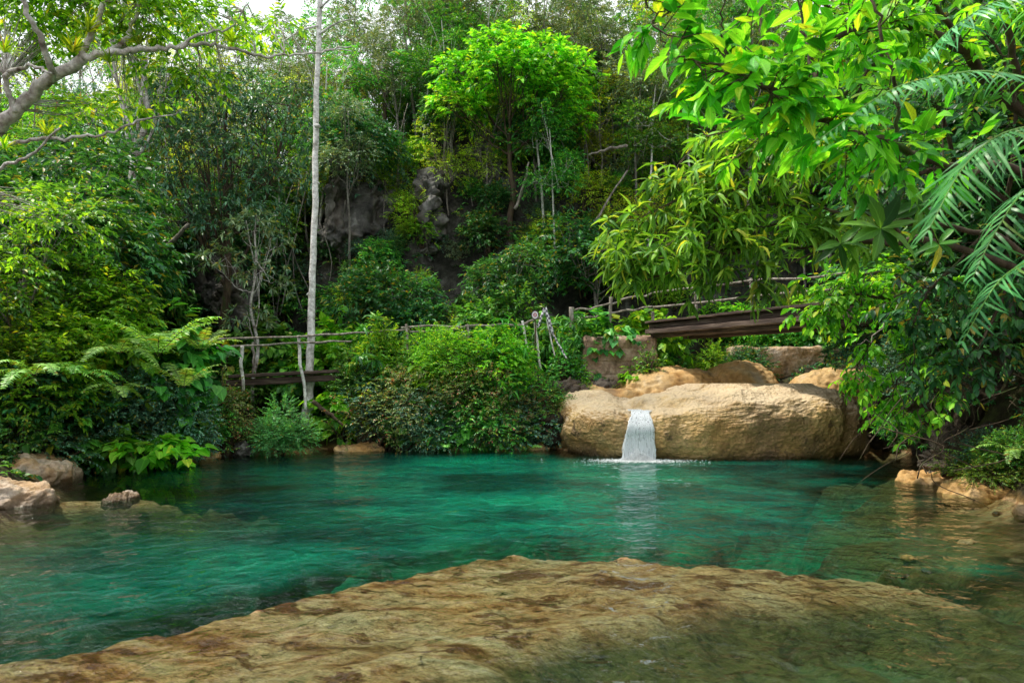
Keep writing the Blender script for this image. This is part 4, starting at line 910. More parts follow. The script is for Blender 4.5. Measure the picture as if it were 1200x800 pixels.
# second pale trunk
named_tree('pale_trunk_tree', 160, 19.0, 40, 'pale mottled trunk tree left of the blue grey one, crooked at mid height',
   [(175, 20, 38, 0), (205, 50, 34, .3), (150, 5, 40, -.2), (130, 60, 26, 0), (190, 90, 24, .5), (120, -10, 36, 0)], 300, 8, .16, .07, 'mid', 'mott', .13, 90, seed=35, ln=.45, wob=.09, sub=60)

# ---- leaning tree at upper left with long branch
LT = MB(); LK = MB(); lt0 = np.array([-9.2, 8.6, gz(-9.2, 8.6)]); rg = np.random.default_rng(91)
def Q(u, v, Y): return P(u, v, Y)-lt0
trunk = smooth_path([(0, 0, -.5), Q(-110, 320, 8.4), Q(-60, 225, 8.3), Q(0, 150, 8.2), Q(45, 103, 8.1), Q(98, 68, 8.0)], 7, .012)
tube(LT, trunk, [.14, .115, .092, .078, .07, .06], 12, rough=.03)
limbs = [([Q(95, 70, 8), Q(130, 62, 8.0), Q(180, 58, 8.2), Q(225, 52, 8.4), Q(262, 55, 8.6), Q(310, 66, 8.9), Q(360, 63, 9.2), Q(412, 55, 9.6)], [.045, .034, .024, .016, .008]),
 ([Q(96, 68, 8), Q(106, 40, 8), Q(120, 10, 8), Q(128, -40, 8)], [.042, .035, .028, .018]),
 ([Q(18, 132, 8.1), Q(8, 100, 8), Q(12, 84, 7.9), Q(40, 78, 7.8), Q(60, 86, 7.7)], [.035, .03, .02, .012]),
 ([Q(-20, 170, 8.2), Q(10, 168, 8), Q(60, 162, 7.9), Q(120, 158, 8), Q(170, 140, 8.2), Q(220, 130, 8.4)], [.03, .02, .015, .006]),
 ([Q(128, 62, 8), Q(145, 48, 8.2), Q(160, 20, 8.3), Q(175, -30, 8.4)], [.035, .025, .015]),
 ([Q(210, 56, 8.3), Q(235, 40, 8.3), Q(270, 32, 8.5), Q(290, 5, 8.6)], [.022, .014, .008]),
 ([Q(60, 95, 8), Q(50, 50, 7.7), Q(30, 10, 7.5), Q(20, -40, 7.4)], [.04, .03, .02]),
 ([Q(-60, 225, 8.3), Q(-10, 200, 8), Q(30, 185, 7.7), Q(70, 150, 7.6)], [.03, .02, .01])]
lp = []
for pts, rr in limbs: pp = smooth_path(pts, 7, .012); tube(LT, pp, rr, 7, rough=.05); lp.append(pp)
lob = []
for (u, v, rp, Y) in [(30, 20, 55, 8.8), (90, 10, 50, 8.9), (150, 15, 50, 8.3), (200, 25, 42, 8.6), (60, 45, 30, 9.2), (255, 25, 30, 8.7), (300, 40, 26, 9), (15, 70, 28, 9.2), (200, 85, 28, 8.6), (110, -30, 60, 8.2), (30, -40, 60, 8.6), (240, 95, 22, 8.8), (95, 130, 26, 9.2), (160, 120, 24, 9), (330, 30, 20, 9.2), (20, 240, 36, 9.4), (75, 260, 30, 9.4), (10, 300, 40, 9.4)]:
    q = Q(u, v, Y); r = rp/F*Y; lob.append((q[0], q[1], q[2], r, r, r*.6))
pos, d, idx = lobe_points(lob, 1100, rg, .2)
allp = np.concatenate(lp)
for i in range(0, 1100, 4):
    j = np.argmin(np.linalg.norm(allp-pos[i], axis=1)); a = allp[j]
    tube(LT, smooth_path([a, (a+pos[i])/2+rg.normal(size=3)*.04, pos[i]], 3), [.009, .004], 4)
sprays(LK, pos, d*[1, 1, .4]+rg.normal(size=d.shape)*.35, .26, 8, .095, .046, 'ovate', rng=rg, rt=.003)
t = empty('leaning_tree', tuple(lt0)); link('trunk', LT.mesh('trunk', [BM['mott']]), t); link('crown', LK.mesh('crown', [LM['bright'], BM['twig']]), t)
tag(t, 'mottled white trunk tree leaning in from the left edge with one long bare branch', 'tree')
for k, (u, v, Y, s, lb) in enumerate([(85, 62, 7.9, .9, 'on the fork of the leaning trunk'), (103, 38, 7.9, 1.0, 'on the upright limb above the fork of the leaning trunk'), (163, 52, 8.1, .85, 'on the first stretch of the long bare branch'),
        (128, 74, 8.0, .7, 'hanging just under the long branch near the fork'), (272, 50, 8.7, 1.0, 'with reddish leaves far out on the long bare branch'), (55, 158, 7.9, .7, 'on the thin low branch of the leaning tree'), (5, 62, 7.7, .8, 'by the left picture edge above the leaning trunk'), (5, 175, 7.9, .7, 'where the leaning trunk enters the picture')]):
    SP['broml'].put(P(u, v, Y), k, s*.72, 'yellow green bromeliad '+lb)

# fallen log and dead limbs at left
def log(name, pts, r, label, mat='pole'):
    pts = [np.array(p) for p in pts]; c = pts[0].copy(); mb = MB(); tube(mb, smooth_path([p-c for p in pts], 6, .02), r, 9, rough=.06); return tag(link(name, mb.mesh(name, [BM[mat]]), loc=tuple(c)), label, 'log')
log('fallen_log', [P(95, 352, 19), P(140, 335, 19), P(185, 300, 19.3), P(222, 262, 19.6)], [.11, .1, .08, .05], 'fallen pale brown log slanting up the dark slope above left bank')
log('fallen_log', [P(-20, 392, 13), P(8, 383, 13.1), P(28, 378, 13.2)], [.08, .075, .06], 'short broken log end sticking out of leaves at left edge')
log('fallen_log', [P(366, 470, 16.2), P(385, 484, 16.3), P(402, 498, 16.2)], [.05, .045, .03], 'thin brown fallen limb lying right of the white trunk foot', 'brown')

# ------------------------------------------------------------------ scattered hillside trees
GR = {'broadA': ('dark broad leaved tree rooted on the wooded hillside', 'dark broad leaved trees on the hillside'),
 'broadB': ('mid green broad leaved tree rooted on the wooded hillside', 'mid green broad leaved trees on the hillside'),
 'blueA': ('blue green tree with whorled leaves rooted on the hillside', 'blue green trees on the hillside'),
 'feath': ('bright feathery tree with layered leaf sprays on the hillside', 'feathery trees on the hillside'),
 'thin': ('slim white trunked tree standing up on the hillside', 'slim white trunked trees on the hillside'),
 'thin2': ('slim grey trunked tree with leaves tinted pale for haze, high on the hillside', 'slim grey trunked trees on the hillside'),
 'sparse': ('thin stemmed tree with sparse yellow green leaves on the hillside', 'sparse yellow green trees on the hillside'),
 'dryt': ('nearly bare twiggy tree with dry leaves on the hillside', 'dry twiggy trees on the hillside'),
 'tall': ('tall forest tree with spreading green crown on the ridge', 'tall forest trees on the ridge'),
 'shD': ('dark green shrub on the rocky hillside', 'dark green shrubs on the hillside'),
 'shM': ('mid green shrub on the rocky hillside', 'mid green shrubs on the hillside'),
 'shB': ('bright green shrub on the rocky hillside', 'bright green shrubs on the hillside'),
 'shY': ('yellow green shrub on the rocky hillside', 'yellow green shrubs on the hillside'),
 'palmt': ('young palm like tree with star shaped crown on the hillside', 'young palms on the hillside'),
 'heart': ('large leaved green shrub at the foot of the cliff', 'large leaved shrubs under the cliff'),
 'smallD': ('small leaved blue green shrub at the foot of the cliff', 'small leaved shrubs under the cliff'),
 'shP': ('pale leaved shrub on the rocky hillside', 'pale leaved shrubs on the hillside'),
 'small': ('small leaved green bush on the slope', 'small leaved bushes on the slope'),
 'fern': ('green fern clump growing at the foot of the cliff', 'ferns under the cliff')}
def scatter(n, keys, wts, u0, u1, Y0, Y1, s0, s1, seed):
    rg = np.random.default_rng(seed); random.seed(seed)
    for i in range(n):
        k = rg.choice(keys, p=np.array(wts)/sum(wts)); u = u0+(u1-u0)*((i+rg.uniform(0, 1))/n); Y = rg.uniform(Y0, Y1)
        put(k, u, Y, None, GR[k][0], GR[k][1], sc=rg.uniform(s0, s1), dz=-.05, tilt=(rg.normal()*.06, rg.normal()*.06))
# ridge and upper slope
scatter(24, ['tall', 'thin', 'thin2', 'sparse', 'broadB'], [7, 1, 2, 3, 3], -60, 1250, 38, 47, .85, 1.2, 1)
scatter(32, ['thin', 'thin2', 'sparse', 'broadB', 'feath', 'dryt', 'palmt', 'blueA'], [1.5, 2, 4, 4, 3, 2, 1, 2], -40, 1200, 32, 38, .75, 1.15, 2)
scatter(40, ['broadB', 'sparse', 'blueA', 'feath', 'dryt', 'thin2', 'palmt', 'shY'], [3, 3, 2, 3, 4, 2, 1, 2], -20, 1150, 28, 33, .65, 1.05, 3)
scatter(40, ['shM', 'shB', 'blueA', 'feath', 'dryt', 'shY', 'broadA', 'shP'], [3, 2, 2, 2, 2, 2, 2, 2], -20, 1100, 25.5, 29, .6, 1.0, 4)
scatter(46, ['broadB', 'blueA', 'feath', 'sparse', 'palmt', 'thin2', 'broadA', 'dryt'], [4, 3, 4, 4, 1.5, 2, 2, 2], 330, 1000, 24.6, 31, .5, .85, 14)
scatter(40, ['thin', 'thin2', 'sparse'], [4, 4, 2], 150, 980, 23.4, 30, .6, 1.0, 24)
scatter(24, ['fern', 'heart', 'shB', 'small'], [3, 2, 2, 2], 120, 800, 21.8, 24.6, .35, .65, 27)
# foot of cliff
scatter(16, ['shD', 'shM', 'broadA', 'smallD', 'shP'], [3, 3, 2, 2, 1], -20, 420, 22.5, 25, .7, 1.2, 5)
scatter(12, ['shD', 'shM', 'shB', 'smallD'], [4, 2, 1, 2], 430, 1000, 22.6, 24.5, .6, 1.0, 6)
scatter(26, ['shD', 'shM', 'heart', 'smallD', 'fern'], [3, 3, 3, 2, 1], 60, 1050, 19.6, 22, .6, 1.1, 7)
scatter(34, ['shM', 'smallD', 'fern', 'shY', 'shP', 'shB', 'shD'], [3, 3, 2, 3, 1, 2, 3], 380, 800, 22.6, 25.6, .38, .75, 17)
# left wall trees
scatter(12, ['broadA', 'broadB', 'shM', 'blueA'], [3, 3, 2, 2], -80, 130, 14, 20, .8, 1.2, 8)

# --- mid distance plants placed one by one: key, u, Y, vtop, label
LIST = [
 ('broadA', 205, 21.5, 225, 'dark tree above the fallen log'),
 ('broadB', 120, 19.5, 205, 'mid green tree with dense round crown left of the pale trunk'),
 ('shD', 195, 20.5, 285, 'dark shrub hanging under the fallen log'),
 ('broadB', 30, 12.5, 215, 'bright leaved tree at left edge below the leaning trunk'),
 ('broadA', 70, 15, 175, 'dark tree at left behind the bright leaved one'),
 ('shB', 95, 13.5, 262, 'bright green shrub crown at left, above the big leaved bank'),
 ('heart', 70, 13.6, 330, 'big leaved bush on top of left bank, leftmost of three'),
 ('heartB', 140, 13.8, 335, 'big leaved bush on top of left bank, middle of three'),
 ('heart', 205, 14.0, 355, 'big leaved bush on top of left bank, rightmost of three', .7),
 ('shB', 20, 12.0, 330, 'bright bush at left edge above the ferns'),
 ('shD', 40, 12.2, 400, 'dark bush at left edge behind tree ferns'),
 ('small', 215, 14.6, 395, 'dense small leaved bush on left bank beside the bridge rail end', .7),
 ('smallD', 165, 13.6, 415, 'dark small leaved bush under the light green ferns'),
 ('redd', 262, 15.4, 430, 'reddish green bush where the foot bridge meets the left bank', 0.6),
 ('small', 240, 15.0, 470, 'small leaved bush below the reddish one on left bank', 0.7),
 ('heart', 135, 12.9, 482, 'low large leaved plant by the water on left bank', 0.8),
 ('heart', 95, 12.6, 497, 'low large leaved plant nearest the left rocks', 0.8),
 ('smallD', 60, 11.9, 490, 'dark low bush behind the left shore rocks'),
 ('small', 20, 11.6, 470, 'small leaved bush behind the left shore rocks at picture edge'),
 ('smallD', 200, 14.2, 480, 'dark small leaved bush at waterline left of the grey stone'),
 ('redd', 275, 15.6, 478, 'low reddish weed clump near the grey stone', 0.6),
 ('fine', 330, 15.7, 468, 'dense fine leaved shrub hanging over the water below foot bridge', .75),
 ('heart', 310, 19.0, 372, 'large leaved plant behind foot bridge left of white trunk', 0.9),
 ('heartB', 395, 19.0, 368, 'large leaved plant behind foot bridge right of white trunk'),
 ('heart', 345, 18.3, 392, 'large leaved plant seen through the foot bridge railing', 0.7),
 ('heartB', 400, 17.0, 452, 'large leaved plant in the gap under the right end of foot bridge', 0.6),
 ('shM', 300, 18.2, 425, 'shrub in the shade under foot bridge', 0.7),
 ('lance', 150, 19.2, 295, 'lance leaved dark plant on the slope below the fallen log'),
 ('shD', 490, 20.5, 320, 'dark shrub behind the path railing left of centre'),
 ('shD', 440, 20.5, 300, 'dark shrub at cliff foot right of the white trunk'),
 ('broadA', 595, 20.6, 288, 'dense dark green leafy tree behind the path railing'),
 ('shM', 570, 20.0, 345, 'shrub under the dense leafy tree behind the railing'),
 ('broadA', 700, 22.5, 255, 'dark tree behind the bridge railing'),
 ('shY', 690, 24.5, 195, 'yellow green shrub on slope right of umbrella tree'),
 ('shY', 740, 24.0, 225, 'yellow green shrub on slope behind lance leaved branches'),
 ('shY', 640, 24.0, 250, 'yellow green shrub right under the umbrella tree trunk'),
 ('feath', 450, 25.5, 165, 'light feathery tree left of the umbrella tree'),
 ('feath', 480, 24.6, 215, 'light feathery tree over the grey cliff face'),
 ('blueA', 415, 26, 120, 'blue green tree right of the white trunk'),
 ('palmt', 452, 28, 75, 'young palm like tree with star crown left of umbrella tree'),
 ('heart', 690, 20.3, 362, 'large leaved plant behind the bridge railing, left one'),
 ('heartB', 745, 20.6, 362, 'large leaved plant behind the bridge railing, right one'),
 ('fernb', 665, 19.4, 365, 'fern growing next to the first thick railing post'),
 ('lance', 650, 19.6, 372, 'green lance leaved plant between the taped poles and the railing'),
 ('smallD', 675, 18.3, 420, 'dark creeper over the left corner of the block wall', .4),
 ('small', 757, 18.4, 405, 'creeper hanging down the right corner of the block wall', .34),
 ('heartB', 175, 12.9, 500, 'bright large leaved plant at waterline below the light ferns', .5),
 ('heart', 55, 12.2, 455, 'large leaved vine behind the left shore rocks', .7),
 # vine covered bank
 ('lance', 436, 17.2, 372, 'narrow leaved sprig sticking up from left end of vine bank', .4),
 ('fernb', 470, 17.0, 378, 'arching fern on top of the vine bank near its left end'),
 ('heartB', 497, 16.95, 388, 'large leaved vine at the railing, left of centre', .4),
 ('shY', 535, 17.1, 372, 'yellow green sprigs rising above the thin railing', .4),
 ('lance', 590, 17.1, 376, 'narrow leaved sprig rising above the railing left of the sign', .34),
 ('shY', 425, 16.95, 400, 'yellow green tangle at the left corner of the vine bank', .4),
 ('smallD', 650, 17.0, 470, 'dark creeper at waterline touching the left end of boulder', .5),
 ('heart', 470, 16.7, 470, 'large leaved vine trailing down to the water left of centre', .4),
 ('redd', 530, 16.75, 415, 'dry brownish vine tangle in the middle of the vine bank', .5),
 ('fernb', 610, 16.8, 465, 'fern hanging in the dark undercut near the boulder'),
 ('small', 410, 17.2, 392, 'dense climbing bush at left end of vine covered bank', 0.7),
 ('smallY', 447, 17.6, 366, 'tall pointed vine heap on left part of vine covered bank', 0.7),
 ('smallD', 430, 17.0, 425, 'dark vine curtain below the tall vine heap', 0.7),
 ('small', 478, 17.3, 398, 'dense small leaved vines left of centre of the bank', 0.8),
 ('smallY', 515, 17.6, 385, 'light green vines on top of bank by the railing'),
 ('small', 545, 17.4, 392, 'vines over the bank below the thin railing'),
 ('shB', 575, 17.7, 388, 'broad leaved light green weed on top of vine bank'),
 ('smallY', 605, 17.5, 402, 'light green vines left of the round sign', 0.7),
 ('redd', 590, 17.2, 428, 'reddish flowering weed on the vine bank below the sign'),
 ('redd', 455, 16.95, 432, 'brownish dry vine tangle on the left part of vine bank'),
 ('smallD', 480, 16.9, 452, 'dark vine curtain hanging to the water left of centre'),
 ('small', 560, 16.9, 445, 'dark green vines hanging over the undercut'),
 ('smallD', 610, 17.0, 440, 'dark vines left of mossy rock', 0.8),
 ('smallD', 520, 16.85, 465, 'low dark vine curtain above the undercut waterline'),
 ('smallD', 590, 16.9, 475, 'low dark bush above the undercut waterline'),
 ('small', 640, 17.1, 430, 'leafy bush right below the round sign', 0.6),
 ('heart', 548, 16.8, 452, 'single big leaved vine on the face of vine bank', 0.6),
 ('fernb', 525, 16.7, 440, 'light green fern sprouting from the face of vine bank'),
 ('weed', 655, 17.1, 452, 'round moss cushion left of the boulder top', 0.6),
 ('weed', 690, 17.6, 448, 'moss cushion between block wall and boulder', 0.4),
 ('weed', 715, 17.9, 452, 'small moss cushion just behind the boulder rim', 0.34),
 ('smallY', 680, 18.5, 415, 'light green plants at left foot of block wall', 0.4),
 ('small', 660, 18.2, 400, 'leafy plants below the first thick railing post', 0.4),
 ('heartB', 742, 18.4, 432, 'small bright leafy plant at right foot of block wall', 0.34),
 ('small', 765, 19.0, 395, 'creeper on the right edge of the block wall', 0.4),
 ('smallY', 835, 20.8, 398, 'light green plants left end of weir wall', 0.5),
 ('shM', 880, 22.3, 385, 'green bush under plank bridge, left one'),
 ('shM', 940, 22.3, 380, 'green bush under plank bridge, right one'),
 ('shB', 870, 22.6, 355, 'bright bush behind the plank bridge'),
 ('shB', 930, 22.4, 345, 'bright bush behind right part of plank bridge'),
 ('shM', 820, 23.5, 330, 'green bush behind left part of plank bridge'),
]
random.seed(21)
for e in LIST:
    key, u, Y, vt, lb = e[:5]; wd = e[5] if len(e) > 5 else 1.25
    put(key, u, Y, vt, lb, smin=.2, smax=1.1 if key.startswith('fern') else 3.5, wide=wd)
# light ferns on the left bank
for k, (key, u, v, Y, s, lb) in enumerate([('fernb', 185, 418, 12.3, 1.15, 'large light green fern arching over left bank, topmost'), ('fern', 140, 415, 12.0, .95, 'light fern left of the topmost one'),
    ('fernb', 215, 455, 12.6, .8, 'drooping fern frond clump above the shaded hollow'), ('fern', 95, 440, 11.6, .85, 'feathery fern below the large leaved bushes on left bank'), ('fern', 140, 460, 11.9, .7, 'feathery low fern just above the big leaved waterside plant'),
    ('fern', 40, 440, 10.8, .85, 'feathery fern near the left picture edge'), ('fernb', 236, 412, 13.6, .8, 'fern sprig reaching over the bridge rail end')]):
    SP[key].put(P(u, v, Y), k*1.3, s, lb)

# ------------------------------------------------------------------ right foreground
def branchy(name, base, limbs, label, leaf, tm, L, W, bark='brown', step=.1, tl=.4, k=7, style='alt', droop=.3, ldroop=.3, seed=0, dens=1.0, start=.25, spread=.9, rt=.005, jit=.35, up=0.0, cat='tree', gap=.12):
    rg = np.random.default_rng(seed+3000); T = MB(); K = MB(); base = np.array(base, float)
    for pts, r0, r1 in limbs:
        pp = smooth_path([np.array(p)-base for p in pts], 8, .008, rg); tube(T, pp, [r0, (r0+r1)/2, r1], 7, rough=.06)
        seg = np.linalg.norm(np.diff(pp, axis=0), axis=1).sum(); n = int(seg/step*dens)
        s = np.linspace(start, 1, max(n, 2)); c = np.linspace(0, 1, len(pp))
        Qp = np.stack([np.interp(s, c, pp[:, i]) for i in range(3)], -1); tg = unit(np.gradient(pp, axis=0)); TT = np.stack([np.interp(s, c, tg[:, i]) for i in range(3)], -1)
        d = unit(rg.normal(size=Qp.shape)); d = unit(TT*.6+d*spread+[0, 0, up])
        # secondary twig then spray
        l2 = tl*rg.uniform(.4, 1.6, (len(s), 1)); E = Qp+d*l2; twigs(T, Qp, Qp+d*l2*.5-[0, 0, .02], E, rt*1.6, 0)
        for fr in (.35, .7, 1.0):
            d3 = unit(d+rg.normal(size=d.shape)*.55); sprays(K, Qp+d*l2*fr, d3, tl*rg.uniform(.5, 1.0, len(s)), k, L, W, tm, style, droop, ldroop, rt=rt, rng=rg, jit=jit, gap=gap)
    o = empty(name, tuple(base)); link('branches', T.mesh('branches', [BM[bark]]), o); link('foliage', K.mesh('foliage', [LM[leaf], BM['twig']]), o)
    return tag(o, label, cat)
rb = (7.2, 6.0, gz(7.2, 6.0))
branchy('overhanging_tree', rb, [
   ([rb, P(1230, 230, 5.4), P(1130, 200, 4.8), P(1050, 170, 4.4), P(985, 150, 4.2), P(930, 118, 4.1), P(885, 95, 4.0), P(850, 75, 4.0)], .035, .01),
   ([P(985, 150, 4.2), P(955, 95, 4.2), P(945, 50, 4.3), P(930, -20, 4.3)], .015, .006),
   ([P(885, 97, 4.0), P(893, 50, 4.0), P(890, -10, 4.0)], .013, .006),
   ([P(930, 118, 4.1), P(890, 135, 4.1), P(860, 150, 4.2), P(830, 160, 4.3)], .009, .004),
   ([P(855, 78, 4.0), P(845, 40, 4.0), P(850, -10, 3.9)], .008, .004),
   ([P(850, 76, 4.0), P(810, 72, 3.9), P(785, 60, 3.9), P(765, 30, 3.9)], .008, .003),
   ([P(1050, 170, 4.4), P(1050, 100, 4.3), P(1030, 30, 4.3), P(1020, -30, 4.3)], .014, .008),
   ([P(930, -20, 4.3), P(860, -15, 4.2), P(800, 5, 4.1), P(770, 15, 4.1), P(750, -5, 4.0)], .008, .003),
  ], 'large leaved tree reaching in from the upper right, bright leaves against the sky', 'bright', 'ovate', .165, .072, tl=.2, k=5, step=.21, seed=1, start=.3, droop=.12, ldroop=.1, gap=.25)
branchy('overhanging_tree', (8.4, 7.0, gz(8.4, 7.0)), [
   ([(8.4, 7, gz(8.4, 7)), P(1200, 130, 7), P(1130, 60, 6.4), P(1060, 30, 6.2), P(990, 40, 6), P(930, 60, 6)], .07, .012),
   ([P(1130, 60, 6.4), P(1100, 10, 6.2), P(1060, -40, 6)], .03, .01),
   ([P(1060, 30, 6.2), P(1010, 90, 6), P(960, 130, 5.8), P(900, 150, 5.8)], .02, .005),
   ([P(1200, 130, 7), P(1180, 30, 6.6), P(1160, -40, 6.4)], .04, .02),
   ([P(1000, 40, 6), P(960, 0, 6), P(900, -20, 6)], .02, .008),
  ], 'dense mid green tree filling the upper right corner behind the palm fronds', 'bright', 'ovate', .15, .06, tl=.3, k=7, step=.15, seed=2, start=.25)
branchy('lance_leaved_tree', (8.6, 8.6, gz(8.6, 8.6)), [
   ([(8.6, 8.6, gz(8.6, 8.6)), P(1120, 290, 8), P(1040, 285, 7.6), P(960, 280, 7.4), P(880, 292, 7.2), P(820, 308, 7.2), P(750, 330, 7.2)], .05, .008),
   ([P(1040, 285, 7.6), P(985, 250, 7.5), P(900, 240, 7.4), P(840, 255, 7.3), P(790, 262, 7.3)], .02, .006),
   ([P(1060, 280, 7.6), P(985, 200, 7.4), P(930, 205, 7.3), P(870, 225, 7.2), P(820, 240, 7.2)], .02, .006),
   ([P(960, 290, 7.4), P(880, 290, 7.3), P(800, 300, 7.2), P(745, 305, 7.2), P(725, 310, 7.2)], .014, .004),
   ([P(960, 292, 7.4), P(920, 312, 7.2), P(890, 325, 7.1), P(872, 335, 7.1)], .012, .004),
   ([P(1000, 290, 7.5), P(940, 262, 7.3), P(880, 268, 7.2), P(810, 275, 7.1), P(760, 300, 7.1)], .014, .004),
   ([P(1040, 285, 7.6), P(1000, 230, 7.4), P(950, 180, 7.2), P(900, 165, 7.2)], .014, .004),
   ([P(1040, 285, 7.6), P(980, 220, 7.6), P(900, 200, 7.6), P(840, 200, 7.6), P(770, 225, 7.6)], .016, .004),
   ([P(985, 250, 7.6), P(900, 225, 7.5), P(840, 225, 7.4), P(780, 240, 7.4), P(735, 270, 7.4)], .014, .004),
   ([P(960, 190, 7.4), P(900, 150, 7.5), P(850, 150, 7.6), P(810, 175, 7.6)], .012, .004),
  ], 'lance leaved tree leaning out over the boulder with drooping leaf rosettes', 'lance', 'lance', .2, .046, tl=.2, k=8, style='whorl', step=.165, seed=3, start=.3, ldroop=.3, spread=.8, up=.35)
branchy('bushy_tree', (9.4, 12.2, gz(9.4, 12.2)), [
   ([(9.4, 12.2, gz(9.4, 12.2)), P(1090, 350, 11.5), P(1040, 350, 11), P(990, 345, 10.8), P(965, 365, 10.8)], .05, .01),
   ([P(1090, 350, 11.5), P(1040, 320, 11.2), P(1000, 325, 11), P(965, 335, 11)], .02, .006),
   ([P(1060, 355, 11.3), P(1030, 390, 11), P(1010, 420, 10.8), P(1000, 440, 10.8)], .02, .006),
   ([P(1090, 350, 11.5), P(1070, 410, 11), P(1050, 450, 10.8), P(1045, 490, 10.6)], .02, .006),
   ([P(1100, 370, 11), P(1100, 430, 10.6), P(1095, 480, 10.4)], .02, .006),
  ], 'bright leaved bush hanging down at right end of plank bridge', 'bright', 'ovate', .13, .075, tl=.3, k=7, step=.11, seed=4, start=.2)
# bare grey twig in front of that bush
branchy('dark_leaved_tree', (9.0, 9.4, gz(9.0, 9.4)), [
   ([(9.0, 9.4, gz(9.0, 9.4)), P(1180, 240, 8.8), P(1120, 200, 8.6), P(1060, 210, 8.4), P(1010, 235, 8.4)], .06, .012),
   ([P(1180, 240, 8.8), P(1130, 300, 8.6), P(1090, 340, 8.4), P(1070, 380, 8.4)], .03, .008),
   ([P(1180, 240, 8.8), P(1180, 330, 8.4), P(1150, 400, 8.3), P(1120, 440, 8.3)], .03, .008),
   ([P(1120, 200, 8.6), P(1100, 130, 8.4), P(1060, 90, 8.3), P(1000, 80, 8.3)], .03, .01),
   ([P(1180, 240, 8.8), P(1190, 140, 8.4), P(1170, 60, 8.3), P(1120, 10, 8.2)], .03, .01),
  ], 'dark shaded leafy tree filling the right side behind the palm fronds', 'dark', 'ovate', .14, .065, tl=.36, k=8, step=.1, seed=5, start=.15)
log('bare_twig', [P(1085, 340, 9.4), P(1052, 362, 9.3), P(1025, 392, 9.2), P(1005, 403, 9.2)], [.014, .01, .004], 'thin bare pale twig hanging in front of the shaded right bank')
# palms
def palm_frond(parent, pts, n, L, W, drop, sweep, seed, base, vee=.1, name='frond'):
    rg = np.random.default_rng(seed); K = MB(); frond(K, smooth_path([np.array(p)-base for p in pts], 8), n, L, W, sweep, drop, 'strip', r=.009, rg=rg, vee=vee, t0=.12, jit=.12)
    return link(name, K.mesh(name, [LM['palm'], LM['fern']]), parent)
pl = np.array([5.2, 4.4, gz(5.2, 4.4)]); pm = empty('palm', tuple(pl)); tag(pm, 'palm leaning in at the right edge with long arching fronds of narrow leaflets', 'palm')
S_ = MB(); tube(S_, smooth_path([(0, 0, -.6), (-.1, 0, .9), (-.3, -.1, P(1290, 250, 4.2)[2]-pl[2])], 6), [.09, .07, .05], 9, rough=.08); link('trunk', S_.mesh('trunk', [BM['brown']]), pm)
palm_frond(pm, [P(1290, 240, 4.2), P(1235, 160, 3.7), P(1180, 155, 3.5), P(1130, 195, 3.4), P(1088, 270, 3.3)], 46, .36, .015, .55, .75, 1, pl)
palm_frond(pm, [P(1290, 250, 4.2), P(1240, 215, 3.9), P(1200, 225, 3.7), P(1165, 275, 3.6), P(1140, 325, 3.55)], 28, .26, .015, .5, .5, 2, pl)
palm_frond(pm, [P(1300, 300, 4.2), P(1250, 275, 4.1), P(1215, 300, 4.0), P(1170, 330, 3.95), P(1128, 400, 3.9)], 30, .26, .016, .5, .4, 3, pl)
palm_frond(pm, [P(1300, 160, 4.2), P(1235, 105, 3.8), P(1165, 85, 3.5), P(1100, 90, 3.4), P(1040, 108, 3.3), P(958, 165, 3.3)], 50, .16, .016, .75, .3, 4, pl)
palm_frond(pm, [P(1300, 100, 5), P(1240, 20, 5), P(1180, 0, 4.9), P(1120, 30, 4.8), P(1080, 70, 4.8)], 40, .3, .016, .6, .4, 5, pl)
# palmate leaf cluster
def palmate():
    base = np.array([6.6, 5.4, gz(6.6, 5.4)]); o = empty('palmate_plant', tuple(base)); T = MB(); K = MB(); rg = np.random.default_rng(9)
    main = smooth_path([(0, 0, -.2), P(1230, 330, 5.0)-base, P(1130, 270, 4.7)-base, P(1050, 262, 4.6)-base], 8); tube(T, main, [.03, .02, .012], 7)
    for (u, v, Y, L, k) in [(1032, 282, 4.5, .27, 8), (1075, 255, 4.6, .22, 7), (985, 300, 4.7, .2, 7), (1000, 262, 4.7, .18, 6), (1100, 300, 4.8, .18, 7)]:
        c = P(u, v-14, Y)-base; tube(T, smooth_path([main[-4], (main[-4]+c)/2+[0, 0, .05], c], 5), [.008, .004], 5)
        a = np.linspace(-2.8, 2.8, k)+rg.normal(size=k)*.1-1.57
        D = np.stack([np.cos(a), np.full(k, -.35), np.sin(a)*.8-.15], -1); leafs(K, np.repeat(c[None], k, 0), D, np.array([0, -.8, .6])+rg.normal(size=(k, 3))*.15, L*rg.uniform(.8, 1.1, k), L*.32, 'lance', 0)
    link('stems', T.mesh('stems', [BM['brown']]), o); link('leaves', K.mesh('leaves', [LM['mid']]), o); tag(o, 'hand shaped cluster of broad glossy leaves in front of the shaded right side', 'plant')
palmate()
